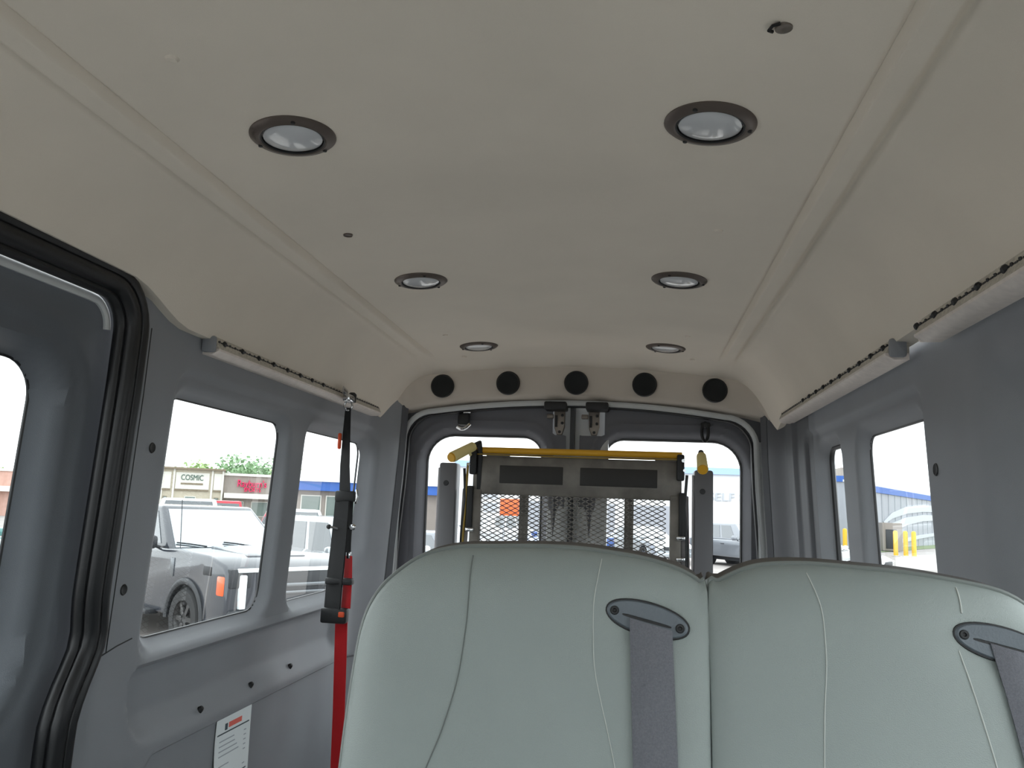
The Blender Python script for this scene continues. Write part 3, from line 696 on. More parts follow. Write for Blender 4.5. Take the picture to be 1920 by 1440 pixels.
def belt_guide(gx, gz, P, nm, dx, lean):
    y = surf_y(gx, gz, P); q = math.radians(-12.5)
    fwd = lambda z: (SY(z)-SY(gz))
    tilt = Matrix.Rotation(math.radians(-11), 3, 'X')
    def tr(p): return tilt @ (Matrix.Rotation(math.radians(12.5), 3, 'Y') @ Vector(p))
    # lens shaped plate with a slot
    N = 40; ring = []
    for i in range(N):
        a = 2*math.pi*i/N; ring.append((.046*math.cos(a), .0175*math.copysign(abs(math.sin(a))**.92, math.sin(a))*(1.0)))
    def slot(i):
        a = 2*math.pi*i/N; return (.0275*math.copysign(abs(math.cos(a))**.4, math.cos(a)), -.002+.0016*math.copysign(abs(math.sin(a))**.6, math.sin(a)))
    V = []; F = []
    lay = [[(x*1.0, .004, z*1.0) for x, z in ring], [(x*1.02, .000, z*1.03) for x, z in ring], [(x*1.0, -.0035, z*.98) for x, z in ring], [(x*.93, -.006, z*.88) for x, z in ring],
           [(slot(i)[0], -.0052, slot(i)[1]) for i in range(N)], [(slot(i)[0], .003, slot(i)[1]) for i in range(N)]]
    for L in lay: V += [tr(p) for p in L]
    F = [(a*N+j, a*N+(j+1) % N, a*N+N+(j+1) % N, a*N+N+j) for a in range(len(lay)-1) for j in range(N)]
    g = obj('belt_guide', MB().add(V, F), M_GUIDE, SEAT, local=True, label='dark grey lens shaped belt guide'); g.location = Vector((gx, y-.002, gz))-world_loc(SEAT)
    obj('guide_rim', MB().tube([tr((x*1.0, -.0030, z*1.0)) for x, z in ring], .0014, 6, closed=True), M_BLACK, g, local=True)
    obj('slot_shadow_gap', MB().add([tr((slot(i)[0]*1.05, -.0045, slot(i)[1]*1.4)) for i in range(N)], [tuple(range(N))]), M_BLACK, g, local=True, label='black slot opening')
    for sx_ in (-1, 1):
        m = tilt @ Matrix.Rotation(math.radians(12.5), 3, 'Y') @ Matrix.Rotation(math.radians(90), 3, 'X')
        obj('screw', MB().lathe([(0, .0058), (.0016, .0058), (.0022, .0075), (.0042, .0075), (.0050, .0062), (.0052, .004)], tr((sx_*.0365, 0, -.0005)), n=14, rot=m), M_BLACK, g, local=True)
    # webbing running down the backrest
    V = []; rows = 26; w = .0232
    for k in range(rows):
        t = k/(rows-1.); z = gz-.004-.62*t
        cxk = gx+dx+lean*t
        for e in (-1, -.5, 0, .5, 1):
            x = cxk+e*w; zz = z+(-e*.0055+0)*(1-min(1, t*6))
            yy = surf_y(min(max(x, P[0][0]+.01 if P is OUT1 else x), .70), max(zz, 1.2), P)-.004-.004*(1-abs(e)**3)-.004*math.exp(-t*40)
            V.append((x, yy, zz))
    F = [(k*5+j, k*5+j+1, k*5+6+j, k*5+5+j) for k in range(rows-1) for j in range(4)]
    n = len(V); V2 = [(a, b+.0014, c) for a, b, c in V]
    E = [(k*5, k*5+5, n+k*5+5, n+k*5) for k in range(rows-1)]+[(k*5+4, n+k*5+4, n+k*5+9, k*5+9) for k in range(rows-1)]
    obj('seat_belt', MB().add(V+V2, F+[tuple(i+n for i in reversed(f)) for f in F]+E), M_WEB, SEAT, label='grey seat belt webbing of the %s' % nm)
belt_guide(.236, 1.813, OUT1, 'left backrest', .004, .026)
belt_guide(.598, 1.808, OUT2, 'right backrest', .012, .10)
# lower cushions and legs of the bench
for x0, x1 in ((-.085, .303), (.305, .705)):
    obj('seat_cushion', MB().bbox(((x0+x1)/2, .60, 1.08), (x1-x0, .50, .13), .04, 3), M_VINYL, SEAT)
obj('seat_frame', MB().bbox((.31, .64, .99), (.76, .42, .05), .01), M_BLACK, SEAT)
for x in (.0, .62):
    for y in (.47, .80): obj('leg', MB().tube([(x, y, .995), (x, y, FLOOR_Z)], .02, 10), M_BLACK, SEAT)

# ---- folded wheelchair lift at the rear doors
def lift():
    t = thing('wheelchair_lift', 'folded black wheelchair lift with mesh platform in front of the rear doors', 'wheelchair lift', (0, 2.9, FLOOR_Z))
    Y = 2.90
    p = obj('platform_plate', MB().bbox((.022, Y, 2.040), (.725, .022, .135), .006), M_STEEL, t)
    for xa, xb in ((-.245, -.022), (.038, .302)):
        obj('recessed_panel', MB().bbox(((xa+xb)/2, Y-.011, 2.044), (xb-xa, .006, .062), .002), M_PLATE, p)
    # upper rail with slits of light below it
    for xa, xb in ((-.345, -.318), (-.295, -.212), (-.06, .134), (.294, .384)):
        obj('rail_tab', MB().box(((xa+xb)/2, Y, 2.112), (xb-xa, .014, .024)), M_STEEL, t)
    obj('top_rail', MB().tube([(-.36, Y-.005, 2.127), (.385, Y-.005, 2.127)], .0115, 12), M_YEL, t)
    obj('top_rail_cable', MB().tube([(-.33, Y-.018, 2.112), (.0, Y-.018, 2.109), (.385, Y-.018, 2.112)], .0022, 6), M_GOLD, t)
    obj('rail_shoe', MB().tube([(-.345, Y+.012, 2.120), (.385, Y+.012, 2.120)], .010, 8), M_STEEL, t)
    for x0, x1 in ((-.345, -.308), (.345, .384)):
        s = obj('side_stile', MB().bbox(((x0+x1)/2, Y, 1.53), (x1-x0, .03, .92), .005), M_STEEL, t)
    for x in (-.158, .208):
        obj('stiffener_bar', MB().bbox((x, Y+.014, 1.51), (.032, .02, .93), .004), M_STEEL, t)
    # expanded metal mesh, diamonds 31 x 16 mm
    mb = MB(); dw, dh = .0305, .0160; x0, x1, z0, z1 = -.308, .345, 1.12, 1.975
    nx = int((x1-x0)/dw)+1; nz = int((z1-z0)/dh)+1; h = .0015
    for i in range(nx):
        for j in range(nz):
            cx_, cz_ = x0+i*dw, z1-j*dh
            for sx_ in (-1, 1):
                a = Vector((cx_, Y-.004, cz_)); b = Vector((cx_+sx_*dw/2, Y-.004, cz_-dh/2))
                for a2, b2 in ((a, b), (b, Vector((cx_, Y-.004, cz_-dh)))):
                    if max(a2.x, b2.x) > x1 or min(a2.x, b2.x) < x0-.001: continue
                    d = (b2-a2).normalized(); n = Vector((-d.z, 0, d.x))*h; q = Vector((0, .0022, 0))
                    mb.add([a2-n-q, b2-n-q, b2+n-q, a2+n-q, a2+n+q, b2+n+q], [(0, 1, 2, 3), (3, 2, 5, 4)])
    obj('expanded_mesh', mb, M_STEEL, t, label='black expanded metal mesh', kind='stuff', fixn=False)
    obj('bottom_bar', MB().bbox((.02, Y, 1.08), (.73, .04, .06), .006), M_STEEL, t)
    # ochre edging strip at the left
    e = obj('edge_strip', MB().tube([(-.358, Y-.02, 2.08), (-.362, Y-.02, 1.9), (-.368, Y-.02, 1.75), (-.372, Y-.02, 1.2)], .0045, 6), M_GOLD, t)
    # side arms and columns
    for s, xc in ((-1, -.424), (1, .455)):
        c = obj('column', MB().bbox((xc, Y-.01, 1.375), (.062, .075, 1.405), .008), M_POST, t)
        obj('column_hole', MB().lathe([(0, -.001), (.0085, -.001), (.010, .002)], (xc-.004, Y-.0485, 2.006), 'y', 18), M_BLACK, c)
        obj('column_edge', MB().tube([(xc-s*.0*1-.034, Y-.03, 2.06), (xc-.036, Y-.03, 1.2)], .004, 6), M_ARM, c)
        xi = xc-s*.052
        obj('parallel_arm', MB().bbox((xi, Y+.005, 1.56), (.028, .012, .86), .004, rot=Matrix.Rotation(s*-.02, 3, 'Y')), M_ARM, t)
        obj('hydraulic_hose', MB().tube([(xi-s*.002, Y-.02, 2.06), (xi-s*.010, Y-.02, 1.95), (xi-s*.002, Y-.02, 1.85), (xi+s*.004, Y-.02, 1.2)], .005, 8), M_RUBBER, t)
        k = obj('knuckle', MB().bbox((s*.36+.02, Y-.01, 2.085), (.026, .03, .09), .006), M_BLACK, t)
        obj('pin', MB().lathe([(0, -.008), (.006, -.008), (.006, .008), (0, .008)], (s*.368+.02, Y-.028, 2.108), 'y', 12), M_CHROME, k)
        obj('pin', MB().lathe([(0, -.008), (.005, -.008), (.005, .008), (0, .008)], (s*.372+.02, Y-.028, 2.075), 'y', 12), M_CHROME, k)
        obj('latch_block', MB().bbox((s*.366+.02, Y-.012, 1.925), (.022, .03, .15), .005), M_BLACK, t)
        for z in (1.848, 1.778): obj('stop_tab', MB().bbox((s*.362+.02, Y-.024, z), (.03, .012, .014), .003), M_CHROME, t)
    for a, b, nm in (((-.318, 2.87, 2.150), (-.386, 2.73, 2.088), 'left'), ((.449, 2.90, 2.140), (.442, 2.74, 2.073), 'right')):
        A = Vector(a); B = Vector(b); C3 = A+(B-A)*.25
        h = obj('hand_rail', MB().tube([(A.x, A.y+.03, 1.9), (A.x, A.y+.02, A.z-.03), A, A+(B-A)*.3], .010, 10), M_BLACK, t)
        d = (B-A).normalized()
        obj('foam_grip', MB().tube([C3, B-d*.006, B-d*.002, B], [.0165, .0185, .0170, .013], 16), M_FOAM, h)
        obj('grip_end', MB().tube([B-d*.004, B+d*.004], [.0175, .0150], 16), M_YEL, h)
    obj('pump_housing', MB().bbox((.02, Y+.02, .84), (.80, .16, .35), .02), M_STEEL, t)
lift()
# ================================================================== OUTSIDE
GZ = -.10
mb = sheet(rng(-140, 140, 20), rng(-60, 220, 20), lambda X, Y: (X, Y, X*0+GZ))
tag(obj('parking_lot', mb, M_ASPH, kind='structure'), 'pale worn asphalt of the parking lot', 'ground')

def frame_quad(q, a, b, c, d, off):
    """inner quad of the four corners q (bl, br, tr, tl) at fractions a..b across and c..d up, pushed out by off"""
    bl, br, tr, tl = [Vector(v) for v in q]
    def pt(u, v): return (bl*(1-u)+br*u)*(1-v)+(tl*(1-u)+tr*u)*v
    n = (br-bl).cross(tl-bl).normalized()*off
    return [pt(a, c)+n, pt(b, c)+n, pt(b, d)+n, pt(a, d)+n]
def panel(mb, q, th=.012):
    q = [Vector(v) for v in q]; n = (q[1]-q[0]).cross(q[3]-q[0]).normalized()*th
    return mb.add(q+[v-n for v in q], [(0, 1, 2, 3), (7, 6, 5, 4), (0, 4, 5, 1), (1, 5, 6, 2), (2, 6, 7, 3), (3, 7, 4, 0)])
def wheel_at(t, x, y, r, w, rim_m, spokes=6):
    s = 1 if y > 0 else -1
    wh = obj('wheel', MB().lathe([(r*.62, -w/2), (r*.93, -w/2), (r, -w*.32), (r, w*.32), (r*.93, w/2), (r*.62, w/2)], (x, y, r), 'y', 28), M_TYRE, t, local=True)
    mb = MB().lathe([(0, s*w*.30), (r*.18, s*w*.34), (r*.20, s*w*.22), (r*.56, s*w*.20), (r*.62, s*w*.47), (r*.66, s*w*.47)], (x, y, r), 'y', 24)
    for k in range(spokes):
        a = 2*math.pi*k/spokes; mb.box((x+r*.38*math.cos(a), y+s*w*.33, r+r*.38*math.sin(a)), (r*.44, .03, r*.15), Matrix.Rotation(-a, 3, 'Y'))
    obj('rim', mb, rim_m, wh, local=True)
def vehicle(kind, name, label, cat, loc, fwd, paint, group=None, scale=1., detail=False, rim=None):
    rim = rim or M_RIM
    rz = math.atan2(fwd[1], fwd[0])
    t = thing(name, label, cat, (loc[0], loc[1], GZ), group, rz); t.scale = (scale,)*3
    if kind == 'pickup':
        L, Wd, wr, wx, arch = 2.95, 1.0, .41, 1.86, .52
        belt, hoodz, nose = 1.30, 1.34, 1.20; cowl, rear_cab = 1.18, -1.28; tf, tr, top = .42, -1.10, 1.93; tail = 1.22
        prof_top = [(-L, .62), (-L, tail), (rear_cab-.02, tail), (rear_cab, belt), (cowl, belt+.02), (1.5, hoodz), (2.4, 1.30), (L-.12, nose), (L-.02, 1.10), (L, .62)]
    elif kind == 'suv':
        L, Wd, wr, wx, arch = 2.35, .93, .37, 1.40, .44
        belt, hoodz, nose = 1.05, 1.10, .98; cowl, rear_cab = 1.02, -2.22; tf, tr, top = .30, -1.85, 1.72; tail = 1.05
        prof_top = [(-L, .55), (-L+.02, tail), (cowl, belt+.02), (1.3, hoodz), (2.0, 1.04), (L-.1, nose-.03), (L-.01, .86), (L, .5)]
    elif kind == 'van':
        L, Wd, wr, wx, arch = 2.7, .98, .36, 1.65, .43
        belt, hoodz, nose = 1.15, 1.20, 1.05; cowl, rear_cab = 1.7, -2.66; tf, tr, top = .95, -2.58, 2.15; tail = 1.15
        prof_top = [(-L, .55), (-L+.02, tail), (cowl, belt+.02), (2.0, hoodz), (2.5, 1.08), (L-.04, 1.0), (L, .5)]
    else:
        L, Wd, wr, wx, arch = 2.32, .90, .33, 1.38, .40
        belt, hoodz, nose = .93, .94, .78; cowl, rear_cab = .95, -1.72; tf, tr, top = .05, -1.05, 1.45; tail = .98
        prof_top = [(-L, .5), (-L+.03, tail-.03), (-1.85, tail), (rear_cab, belt+.03), (cowl, belt+.02), (1.3, hoodz), (2.0, .85), (L-.08, nose-.04), (L, .45)]
    prof = list(prof_top)
    sill = .40 if kind == 'pickup' else .26
    def arc(cx): return [(cx+arch*math.cos(a), wr+arch*math.sin(a)) for a in np.linspace(0, math.pi, 13) if wr+arch*math.sin(a) > sill]
    prof += [(L-.06, sill+.02)]+arc(wx)+arc(-wx)+[(-L+.04, sill+.04)]
    mb = MB().prism(prof, 'y', -Wd, Wd, .05)
    body = obj('body', mb, paint, t, local=True, sharp=40)
    # greenhouse
    wb, wt = Wd-.05, Wd-.24
    B = [(cowl, -wb, belt), (cowl, wb, belt), (rear_cab, wb, belt), (rear_cab, -wb, belt)]
    T = [(tf, -wt, top), (tf, wt, top), (tr, wt, top), (tr, -wt, top)]
    bm = bmesh.new(); V = [bm.verts.new(v) for v in B+T]
    for f in ((3, 2, 1, 0), (4, 5, 6, 7), (0, 1, 5, 4), (1, 2, 6, 5), (2, 3, 7, 6), (3, 0, 4, 7)): bm.faces.new([V[i] for i in f])
    bm.normal_update(); bmesh.ops.bevel(bm, geom=list(bm.edges), offset=.055, segments=3, affect='EDGES', profile=.5); bm.verts.index_update()
    g = MB().add([v.co.copy() for v in bm.verts], [tuple(v.index for v in f.verts) for f in bm.faces]); bm.free()
    obj('cabin', g, paint, t, local=True, sharp=40)
    fr = (B[0], B[1], T[1], T[0]); rr = (B[2], B[3], T[3], T[2]); lf = (B[1], B[2], T[2], T[1]); rg = (B[3], B[0], T[0], T[3])
    mb = MB(); panel(mb, frame_quad(fr, .05, .95, .04, .90, .010)); ws = obj('windscreen', mb, M_SCREEN, t, local=True)
    mb = MB(); panel(mb, frame_quad(rr, .08, .92, .18, .88, .010)); obj('rear_window', mb, M_CARGLASS, t, local=True)
    cuts = {'pickup': ((.10, .50), (.55, .92)), 'suv': ((.13, .38), (.42, .66), (.70, .93)), 'van': ((.06, .26),), 'car': ((.14, .50), (.54, .86))}[kind]
    for q, fl in ((lf, 0), (rg, 1)):
        for a, b in cuts:
            if fl: a, b = 1-b, 1-a
            mb = MB(); panel(mb, frame_quad(q, a, b, .12, .86, .010)); obj('side_window', mb, M_CARGLASS, t, local=True)
    for x in (wx, -wx):
        for y in (Wd-.10, -Wd+.10): wheel_at(t, x, y, wr, .24, rim)
    # lamps, bumpers, mirrors
    hz = {'pickup': 1.0, 'suv': .80, 'van': .86, 'car': .64}[kind]; gh = {'pickup': .34, 'suv': .24, 'van': .2, 'car': .14}[kind]
    obj('grille', MB().bbox((L-.015, 0, hz-.02), (.06, Wd*1.15, gh), .02), M_CARBLK, t, local=True)
    obj('front_bumper', MB().bbox((L-.02, 0, hz-gh-.12), (.16, Wd*1.94, .20), .05), M_CARBLK if kind in ('pickup', 'suv') else paint, t, local=True)
    obj('rear_bumper', MB().bbox((-L+.02, 0, .58), (.16, Wd*1.9, .18), .05), M_CARBLK, t, local=True)
    for s in (-1, 1):
        h = obj('headlamp', MB().bbox((L-.07, s*(Wd-.19), hz+.03), (.16, .32, gh*.75), .03), M_CARBLK if detail else M_HEADL, t, local=True)
        obj('tail_lamp', MB().bbox((-L+.04, s*(Wd-.10), tail-.22), (.10, .16, .32), .03), M_TAIL, t, local=True)
        m = obj('mirror', MB().bbox((cowl-.28, s*(Wd+.14), belt+.10), (.14, .24, .19), .05), M_CARBLK if detail else paint, t, local=True)
        obj('mirror_arm', MB().tube([(cowl-.28, s*(Wd-.03), belt+.02), (cowl-.28, s*(Wd+.08), belt+.06)], .025, 8), M_CARBLK, m, local=True)
        for cx in (wx, -wx):
            pts = [(cx+(arch-.01)*math.cos(a), s*(Wd+.005), wr+(arch-.01)*math.sin(a)) for a in np.linspace(-.05, math.pi+.05, 19)]
            obj('fender_flare', MB().tube(pts, .03, 8, flat=(.03, .045 if kind == 'pickup' else .022), up=(0, 1, 0)), M_CARBLK if kind in ('pickup', 'suv') else paint, t, local=True)
        obj('wheel_well', MB().lathe([(0, -.16), (arch-.02, -.16), (arch-.02, .16)], (wx, s*(Wd-.25), wr), 'y', 20), M_CARBLK, t, local=True)
        obj('wheel_well', MB().lathe([(0, -.16), (arch-.02, -.16), (arch-.02, .16)], (-wx, s*(Wd-.25), wr), 'y', 20), M_CARBLK, t, local=True)
        obj('door_handle', MB().bbox((-.15, s*(Wd+.005), belt-.16), (.2, .03, .035), .012), M_CARBLK, t, local=True)
    obj('underbody', MB().box((0, 0, .42 if kind == 'pickup' else .30), (2*L-.4, 2*Wd-.5, .14)), M_CARBLK, t, local=True)
    for s in (0, 1):
        y0 = -.15 if s else .62
        q = lambda u, v: frame_quad(fr, u, u, v, v, .03)[0]
        pts = [q(.30+.40*s, .03), q(.16+.40*s, .09), q(.02+.40*s+.04, .12)]
        obj('wiper', MB().tube(pts, .012, 6), M_CARBLK, ws, local=True)
    if detail:
        # lit-looking C lamp surround, amber marker, light bar, hood bulge, badges, antenna, step
        for s in (-1, 1):
            obj('lamp_surround', MB().bbox((L-.035, s*(Wd-.22), .86), (.16, .10, .44), .02), M_HEADL, t, local=True)
            obj('amber_marker', MB().bbox((L-.16, s*(Wd-.035), .93), (.20, .10, .26), .03), M_AMBER, t, local=True)
            obj('fender_vent', MB().bbox((1.42, s*(Wd+.004), 1.08), (.10, .02, .26), .008), M_RIM, t, local=True)
            obj('camera_pod', MB().bbox((2.42, s*(Wd-.005), 1.10), (.22, .03, .12), .012), M_CARBLK, t, local=True)
            obj('running_board', MB().bbox((-.1, s*(Wd+.04), .42), (2.2, .20, .07), .02), M_CARBLK, t, local=True)
        obj('light_bar', MB().bbox((L-.005, 0, 1.135), (.06, Wd*1.72, .055), .015), M_HEADL, t, local=True)
        obj('hood_bulge', MB().bbox((1.98, 0, 1.302), (1.05, .95, .07), .03, rot=Matrix.Rotation(math.radians(4.2), 3, 'Y')), paint, t, local=True)
        obj('antenna', MB().tube([(1.40, -Wd+.10, 1.30), (1.30, -Wd+.11, 2.02)], .006, 6), M_CARBLK, t, local=True)
        obj('grille_bar', MB().bbox((L+.015, 0, .93), (.03, Wd*1.0, .05), .01), M_RIM, t, local=True)
        obj('grille_bar', MB().bbox((L+.015, 0, .83), (.03, Wd*1.0, .04), .01), M_RIM, t, local=True)
    return t
P_DARK = mat('slate_car_paint', (40, 45, 54), .3, coat=1.)
P_WHITE = mat('white_car_paint', (205, 208, 210), .3, coat=1.)
P_SILV = mat('silver_car_paint', (176, 182, 186), .3, metal=.4, coat=1.)
P_BLUE = mat('blue_car_paint', (50, 84, 150), .3, coat=1.)
P_GREY = mat('grey_car_paint', (120, 124, 130), .3, metal=.3, coat=1.)
P_RED = mat('red_van_paint', (208, 30, 52), .4, coat=.6)
P_GREEN = mat('teal_car_paint', (70, 130, 126), .3, coat=1.)
H = Vector((.83, -.56, 0)).normalized(); SD = Vector((.52, .85, 0))
vehicle('pickup', 'pickup_truck', 'dark slate pickup truck with amber marker parked nearest outside the large left window', 'pickup truck', (-6.62, 12.42), H, P_DARK, scale=.97, detail=True, rim=M_RIMD)
vehicle('suv', 'parked_car', 'silver hatchback parked beyond the dark pickup, seen past the strap', 'car', (-4.9, 15.2), H, P_SILV, 'cars parked on the left')
vehicle('car', 'parked_car', 'light grey sedan tucked behind the silver hatchback', 'car', (-3.6, 18.0), H, P_GREY, 'cars parked on the left')
vehicle('car', 'parked_car', 'teal car glimpsed through the sliding door window', 'car', (-15.3, 17.0), H, P_GREEN, 'cars parked on the left')
vehicle('pickup', 'pickup_truck', 'white pickup with its rear window toward the van, under the shop signs', 'pickup truck', (-13.6, 24.6), (-.5, .86), P_WHITE)
vehicle('suv', 'parked_suv', 'white estate car right of the white pickup, by the red van', 'car', (-10.9, 26.2), (-.5, .86), P_WHITE, 'cars parked on the left')
vehicle('suv', 'parked_suv', 'silver estate car under the blue awning', 'car', (-8.2, 27.8), (-.5, .86), P_SILV, 'cars parked on the left')
vehicle('van', 'red_van', 'red van half hidden behind the white pickup', 'van', (-17.8, 35.2), (-.46, .89), P_RED, None, .86)
vehicle('suv', 'parked_suv', 'grey estate car seen through the right rear door window', 'car', (4.75, 35.6), (.55, -.83), P_GREY, 'cars behind the van')
vehicle('car', 'parked_car', 'blue sedan seen low through the left half of the lift mesh', 'car', (-2.4, 33.5), (-.5, -.86), P_BLUE, 'cars behind the van')
vehicle('suv', 'parked_suv', 'white estate car behind the left half of the lift mesh', 'car', (-6.2, 36.8), (-.5, -.86), P_WHITE, 'cars behind the van')
vehicle('car', 'parked_car', 'pale silver sedan behind the right half of the lift mesh', 'car', (.8, 36.4), (.5, -.86), P_SILV, 'cars behind the van')
vehicle('car', 'parked_car', 'white car nose below the yellow bollards', 'car', (6.75, 31.0), (.88, -.47), P_WHITE)

# ---- shops on the left
M_STUC = mat('cream_stucco', (186, 178, 160), .9, noise=.03, nscale=1)
M_STUCW = mat('white_stucco', (214, 212, 204), .9)
M_TANB = mat('tan_block_wall', (146, 138, 131), .9, noise=.05, nscale=2)
M_BROWN = mat('brown_trim', (128, 116, 98), .8)
M_SHOPG = mat('shop_glass', (104, 118, 112), .15, coat=.6)
M_SIGNR = mat('red_sign', (232, 20, 92), .5)
M_SIGND = mat('dark_green_sign', (56, 92, 78), .6)
M_BLUEB = mat('blue_fascia', (46, 92, 168), .6)
M_METALW = mat('pale_metal_siding', (150, 153, 160), .6, noise=.03, nscale=2)
M_WHITEB = mat('white_cladding', (214, 216, 218), .7)
M_REFLECT = mat('pale_painted_reflection', (186, 189, 194), .7)  # colour of the glass reflection imitated on the warehouse wall
M_SIGNO = mat('orange_sign', (240, 96, 40), .5)
M_BOLL = mat('yellow_bollard', (226, 180, 44), .5)
M_GREYT = mat('grey_lettering', (168, 172, 178), .6)
# facade frame: origin at the left end, u along the wall to the right, n toward the van
FO = Vector((-42.0, 57.9, GZ)); FU = Vector((8.14, 4.25, 0)).normalized(); FN = Vector((FU.y, -FU.x, 0))
def fbox(mb, u0, u1, z0, z1, n0, n1, O=FO, U=FU, N=FN):
    c = O+U*(u0+u1)/2+N*(n0+n1)/2+Vector((0, 0, (z0+z1)/2)); R = Matrix((U, N*-1, Vector((0, 0, 1)))).transposed()
    return mb.box(c, (u1-u0, abs(n1-n0), z1-z0), R)
def fmtx(u, z, n, O=FO, U=FU, N=FN):
    m = Matrix((U, Vector((0, 0, 1)), N)).transposed().to_4x4(); m.translation = O+U*u+N*n+Vector((0, 0, z)); return m
def shop_row():
    b = thing('cream_shop', 'cream stucco shopfront with a dark green lettered sign and brown cornice', 'building', FO)
    u0, u1, hz = 6.3, 10.9, 4.05
    obj('wall', fbox(MB(), u0, u1, 0, hz, -6, 0), M_STUC, b)
    obj('cornice', fbox(MB(), u0-.25, u1+.15, hz, hz+.14, -6, .35), M_BROWN, b)
    for a, c in ((u0+.1, u0+.7), (u0+1.05, u0+3.55), (u0+3.9, u0+4.5)):
        obj('stucco_panel', fbox(MB(), a, c, 2.5, hz-.25, 0, .06), M_STUCW, b)
        obj('ledge', fbox(MB(), a, c, 2.38, 2.48, 0, .14), M_BROWN, b)
    for a in (u0, u0+.85, u0+3.7, u0+4.5): obj('pilaster', fbox(MB(), a, a+.14, 0, hz, 0, .12), M_STUCW, b)
    for a, c in ((u0+.22, u0+.52), (u0+4.0, u0+4.35)): 
        w = obj('window', fbox(MB(), a, c, .9, 1.9, 0, .05), M_BROWN, b); obj('pane', fbox(MB(), a+.04, c-.04, .94, 1.86, .05, .06), M_SHOPG, w)
    w = obj('shop_door', fbox(MB(), u0+1.8, u0+2.65, .2, 1.95, 0, .05), M_STUCW, b); obj('pane', fbox(MB(), u0+1.86, u0+2.59, 1.1, 1.9, .05, .07), M_SHOPG, w)
    text_mesh('sign_lettering', 'COSMIC', .62, M_SIGND, b, Matrix.Translation(-FO) @ fmtx(u0+2.27, 3.40, .08), .03, width=1.65)
    obj('sign_underline', fbox(MB(), u0+1.45, u0+3.1, 2.86, 2.99, .06, .10), M_BROWN, b)
    b2 = thing('tan_shop', 'long tan block shop with a red script sign and white canopy band', 'building', FO+FU*11.0)
    obj('wall', fbox(MB(), 10.92, 19.5, 0, 3.72, -8, -.3), M_TANB, b2)
    obj('parapet_cap', fbox(MB(), 10.92, 19.5, 3.72, 3.92, -8, -.15), M_STUCW, b2)
    obj('canopy_band', fbox(MB(), 11.05, 19.5, 1.92, 2.32, -.3, .5), M_STUCW, b2)
    for a in np.arange(11.3, 19, 1.9):
        w = obj('window', fbox(MB(), a, a+1.3, .5, 1.7, -.3, -.24), M_STUCW, b2); obj('pane', fbox(MB(), a+.05, a+1.25, .55, 1.65, -.24, -.22), M_SHOPG, w)
    O2 = FO+FU*11.0
    text_mesh('sign_lettering', "Rayburn's", .80, M_SIGNR, b2, Matrix.Translation(-O2) @ fmtx(13.15, 3.10, -.2), .08, width=2.25)
    text_mesh('sign_lettering', 'SPORTS', .46, M_SIGNR, b2, Matrix.Translation(-O2) @ fmtx(13.2, 2.62, -.2), .08, width=1.3)
    b3 = thing('brick_shop', 'pinkish brick shop at the far left of the row', 'building', FO)
    obj('wall', fbox(MB(), -16, 6.25, 0, 3.3, -8, -.3), mat('rose_brick', (196, 156, 142), .9, noise=.08, nscale=4), b3)
    obj('parapet_cap', fbox(MB(), -16, 6.25, 3.3, 3.5, -8, -.2), M_STUCW, b3)
    obj('canopy_band', fbox(MB(), -16, 6.25, 1.8, 2.2, -.3, .4), M_STUCW, b3)
    for a in np.arange(-15, 5.5, 2.2): 
        w = obj('window', fbox(MB(), a, a+1.5, .5, 1.65, -.3, -.24), M_STUCW, b3); obj('pane', fbox(MB(), a+.05, a+1.45, .55, 1.6, -.24, -.22), M_SHOPG, w)
shop_row()
# ---- white roofed building with blue awning
def blue_building():
    O = Vector((-19.3, 45.6, GZ)); U = Vector((.94, .34, 0)).normalized(); N = Vector((U.y, -U.x, 0))
    b = thing('awning_building', 'low building with white hipped roof and bright blue awning band', 'building', O)
    obj('wall', fbox(MB(), .3, 9, 0, 2.6, -6, 0, O, U, N), M_TANB, b)
    obj('awning', fbox(MB(), .1, 9.2, 2.56, 3.08, -6, .5, O, U, N), M_BLUEB, b)
    q = lambda u, n, z: O+U*u+N*n+Vector((0, 0, z))
    V = [q(0, .6, 3.08), q(9.3, .6, 3.08), q(9.3, -6.2, 3.08), q(0, -6.2, 3.08), q(1.6, -1.4, 4.75), q(7.7, -1.4, 4.75), q(7.7, -4.2, 4.75), q(1.6, -4.2, 4.75)]
    obj('roof', MB().add(V, [(0, 1, 5, 4), (1, 2, 6, 5), (2, 3, 7, 6), (3, 0, 4, 7), (4, 5, 6, 7), (3, 2, 1, 0)]), M_WHITEB, b)
    for a in (.7, 2.1, 3.5, 4.9, 6.3):
        w = obj('window', fbox(MB(), a, a+1.15, .5, 2.3, 0, .06, O, U, N), M_STUCW, b); obj('pane', fbox(MB(), a+.06, a+1.09, .56, 2.24, .06, .08, O, U, N), M_SHOPG, w)
blue_building()
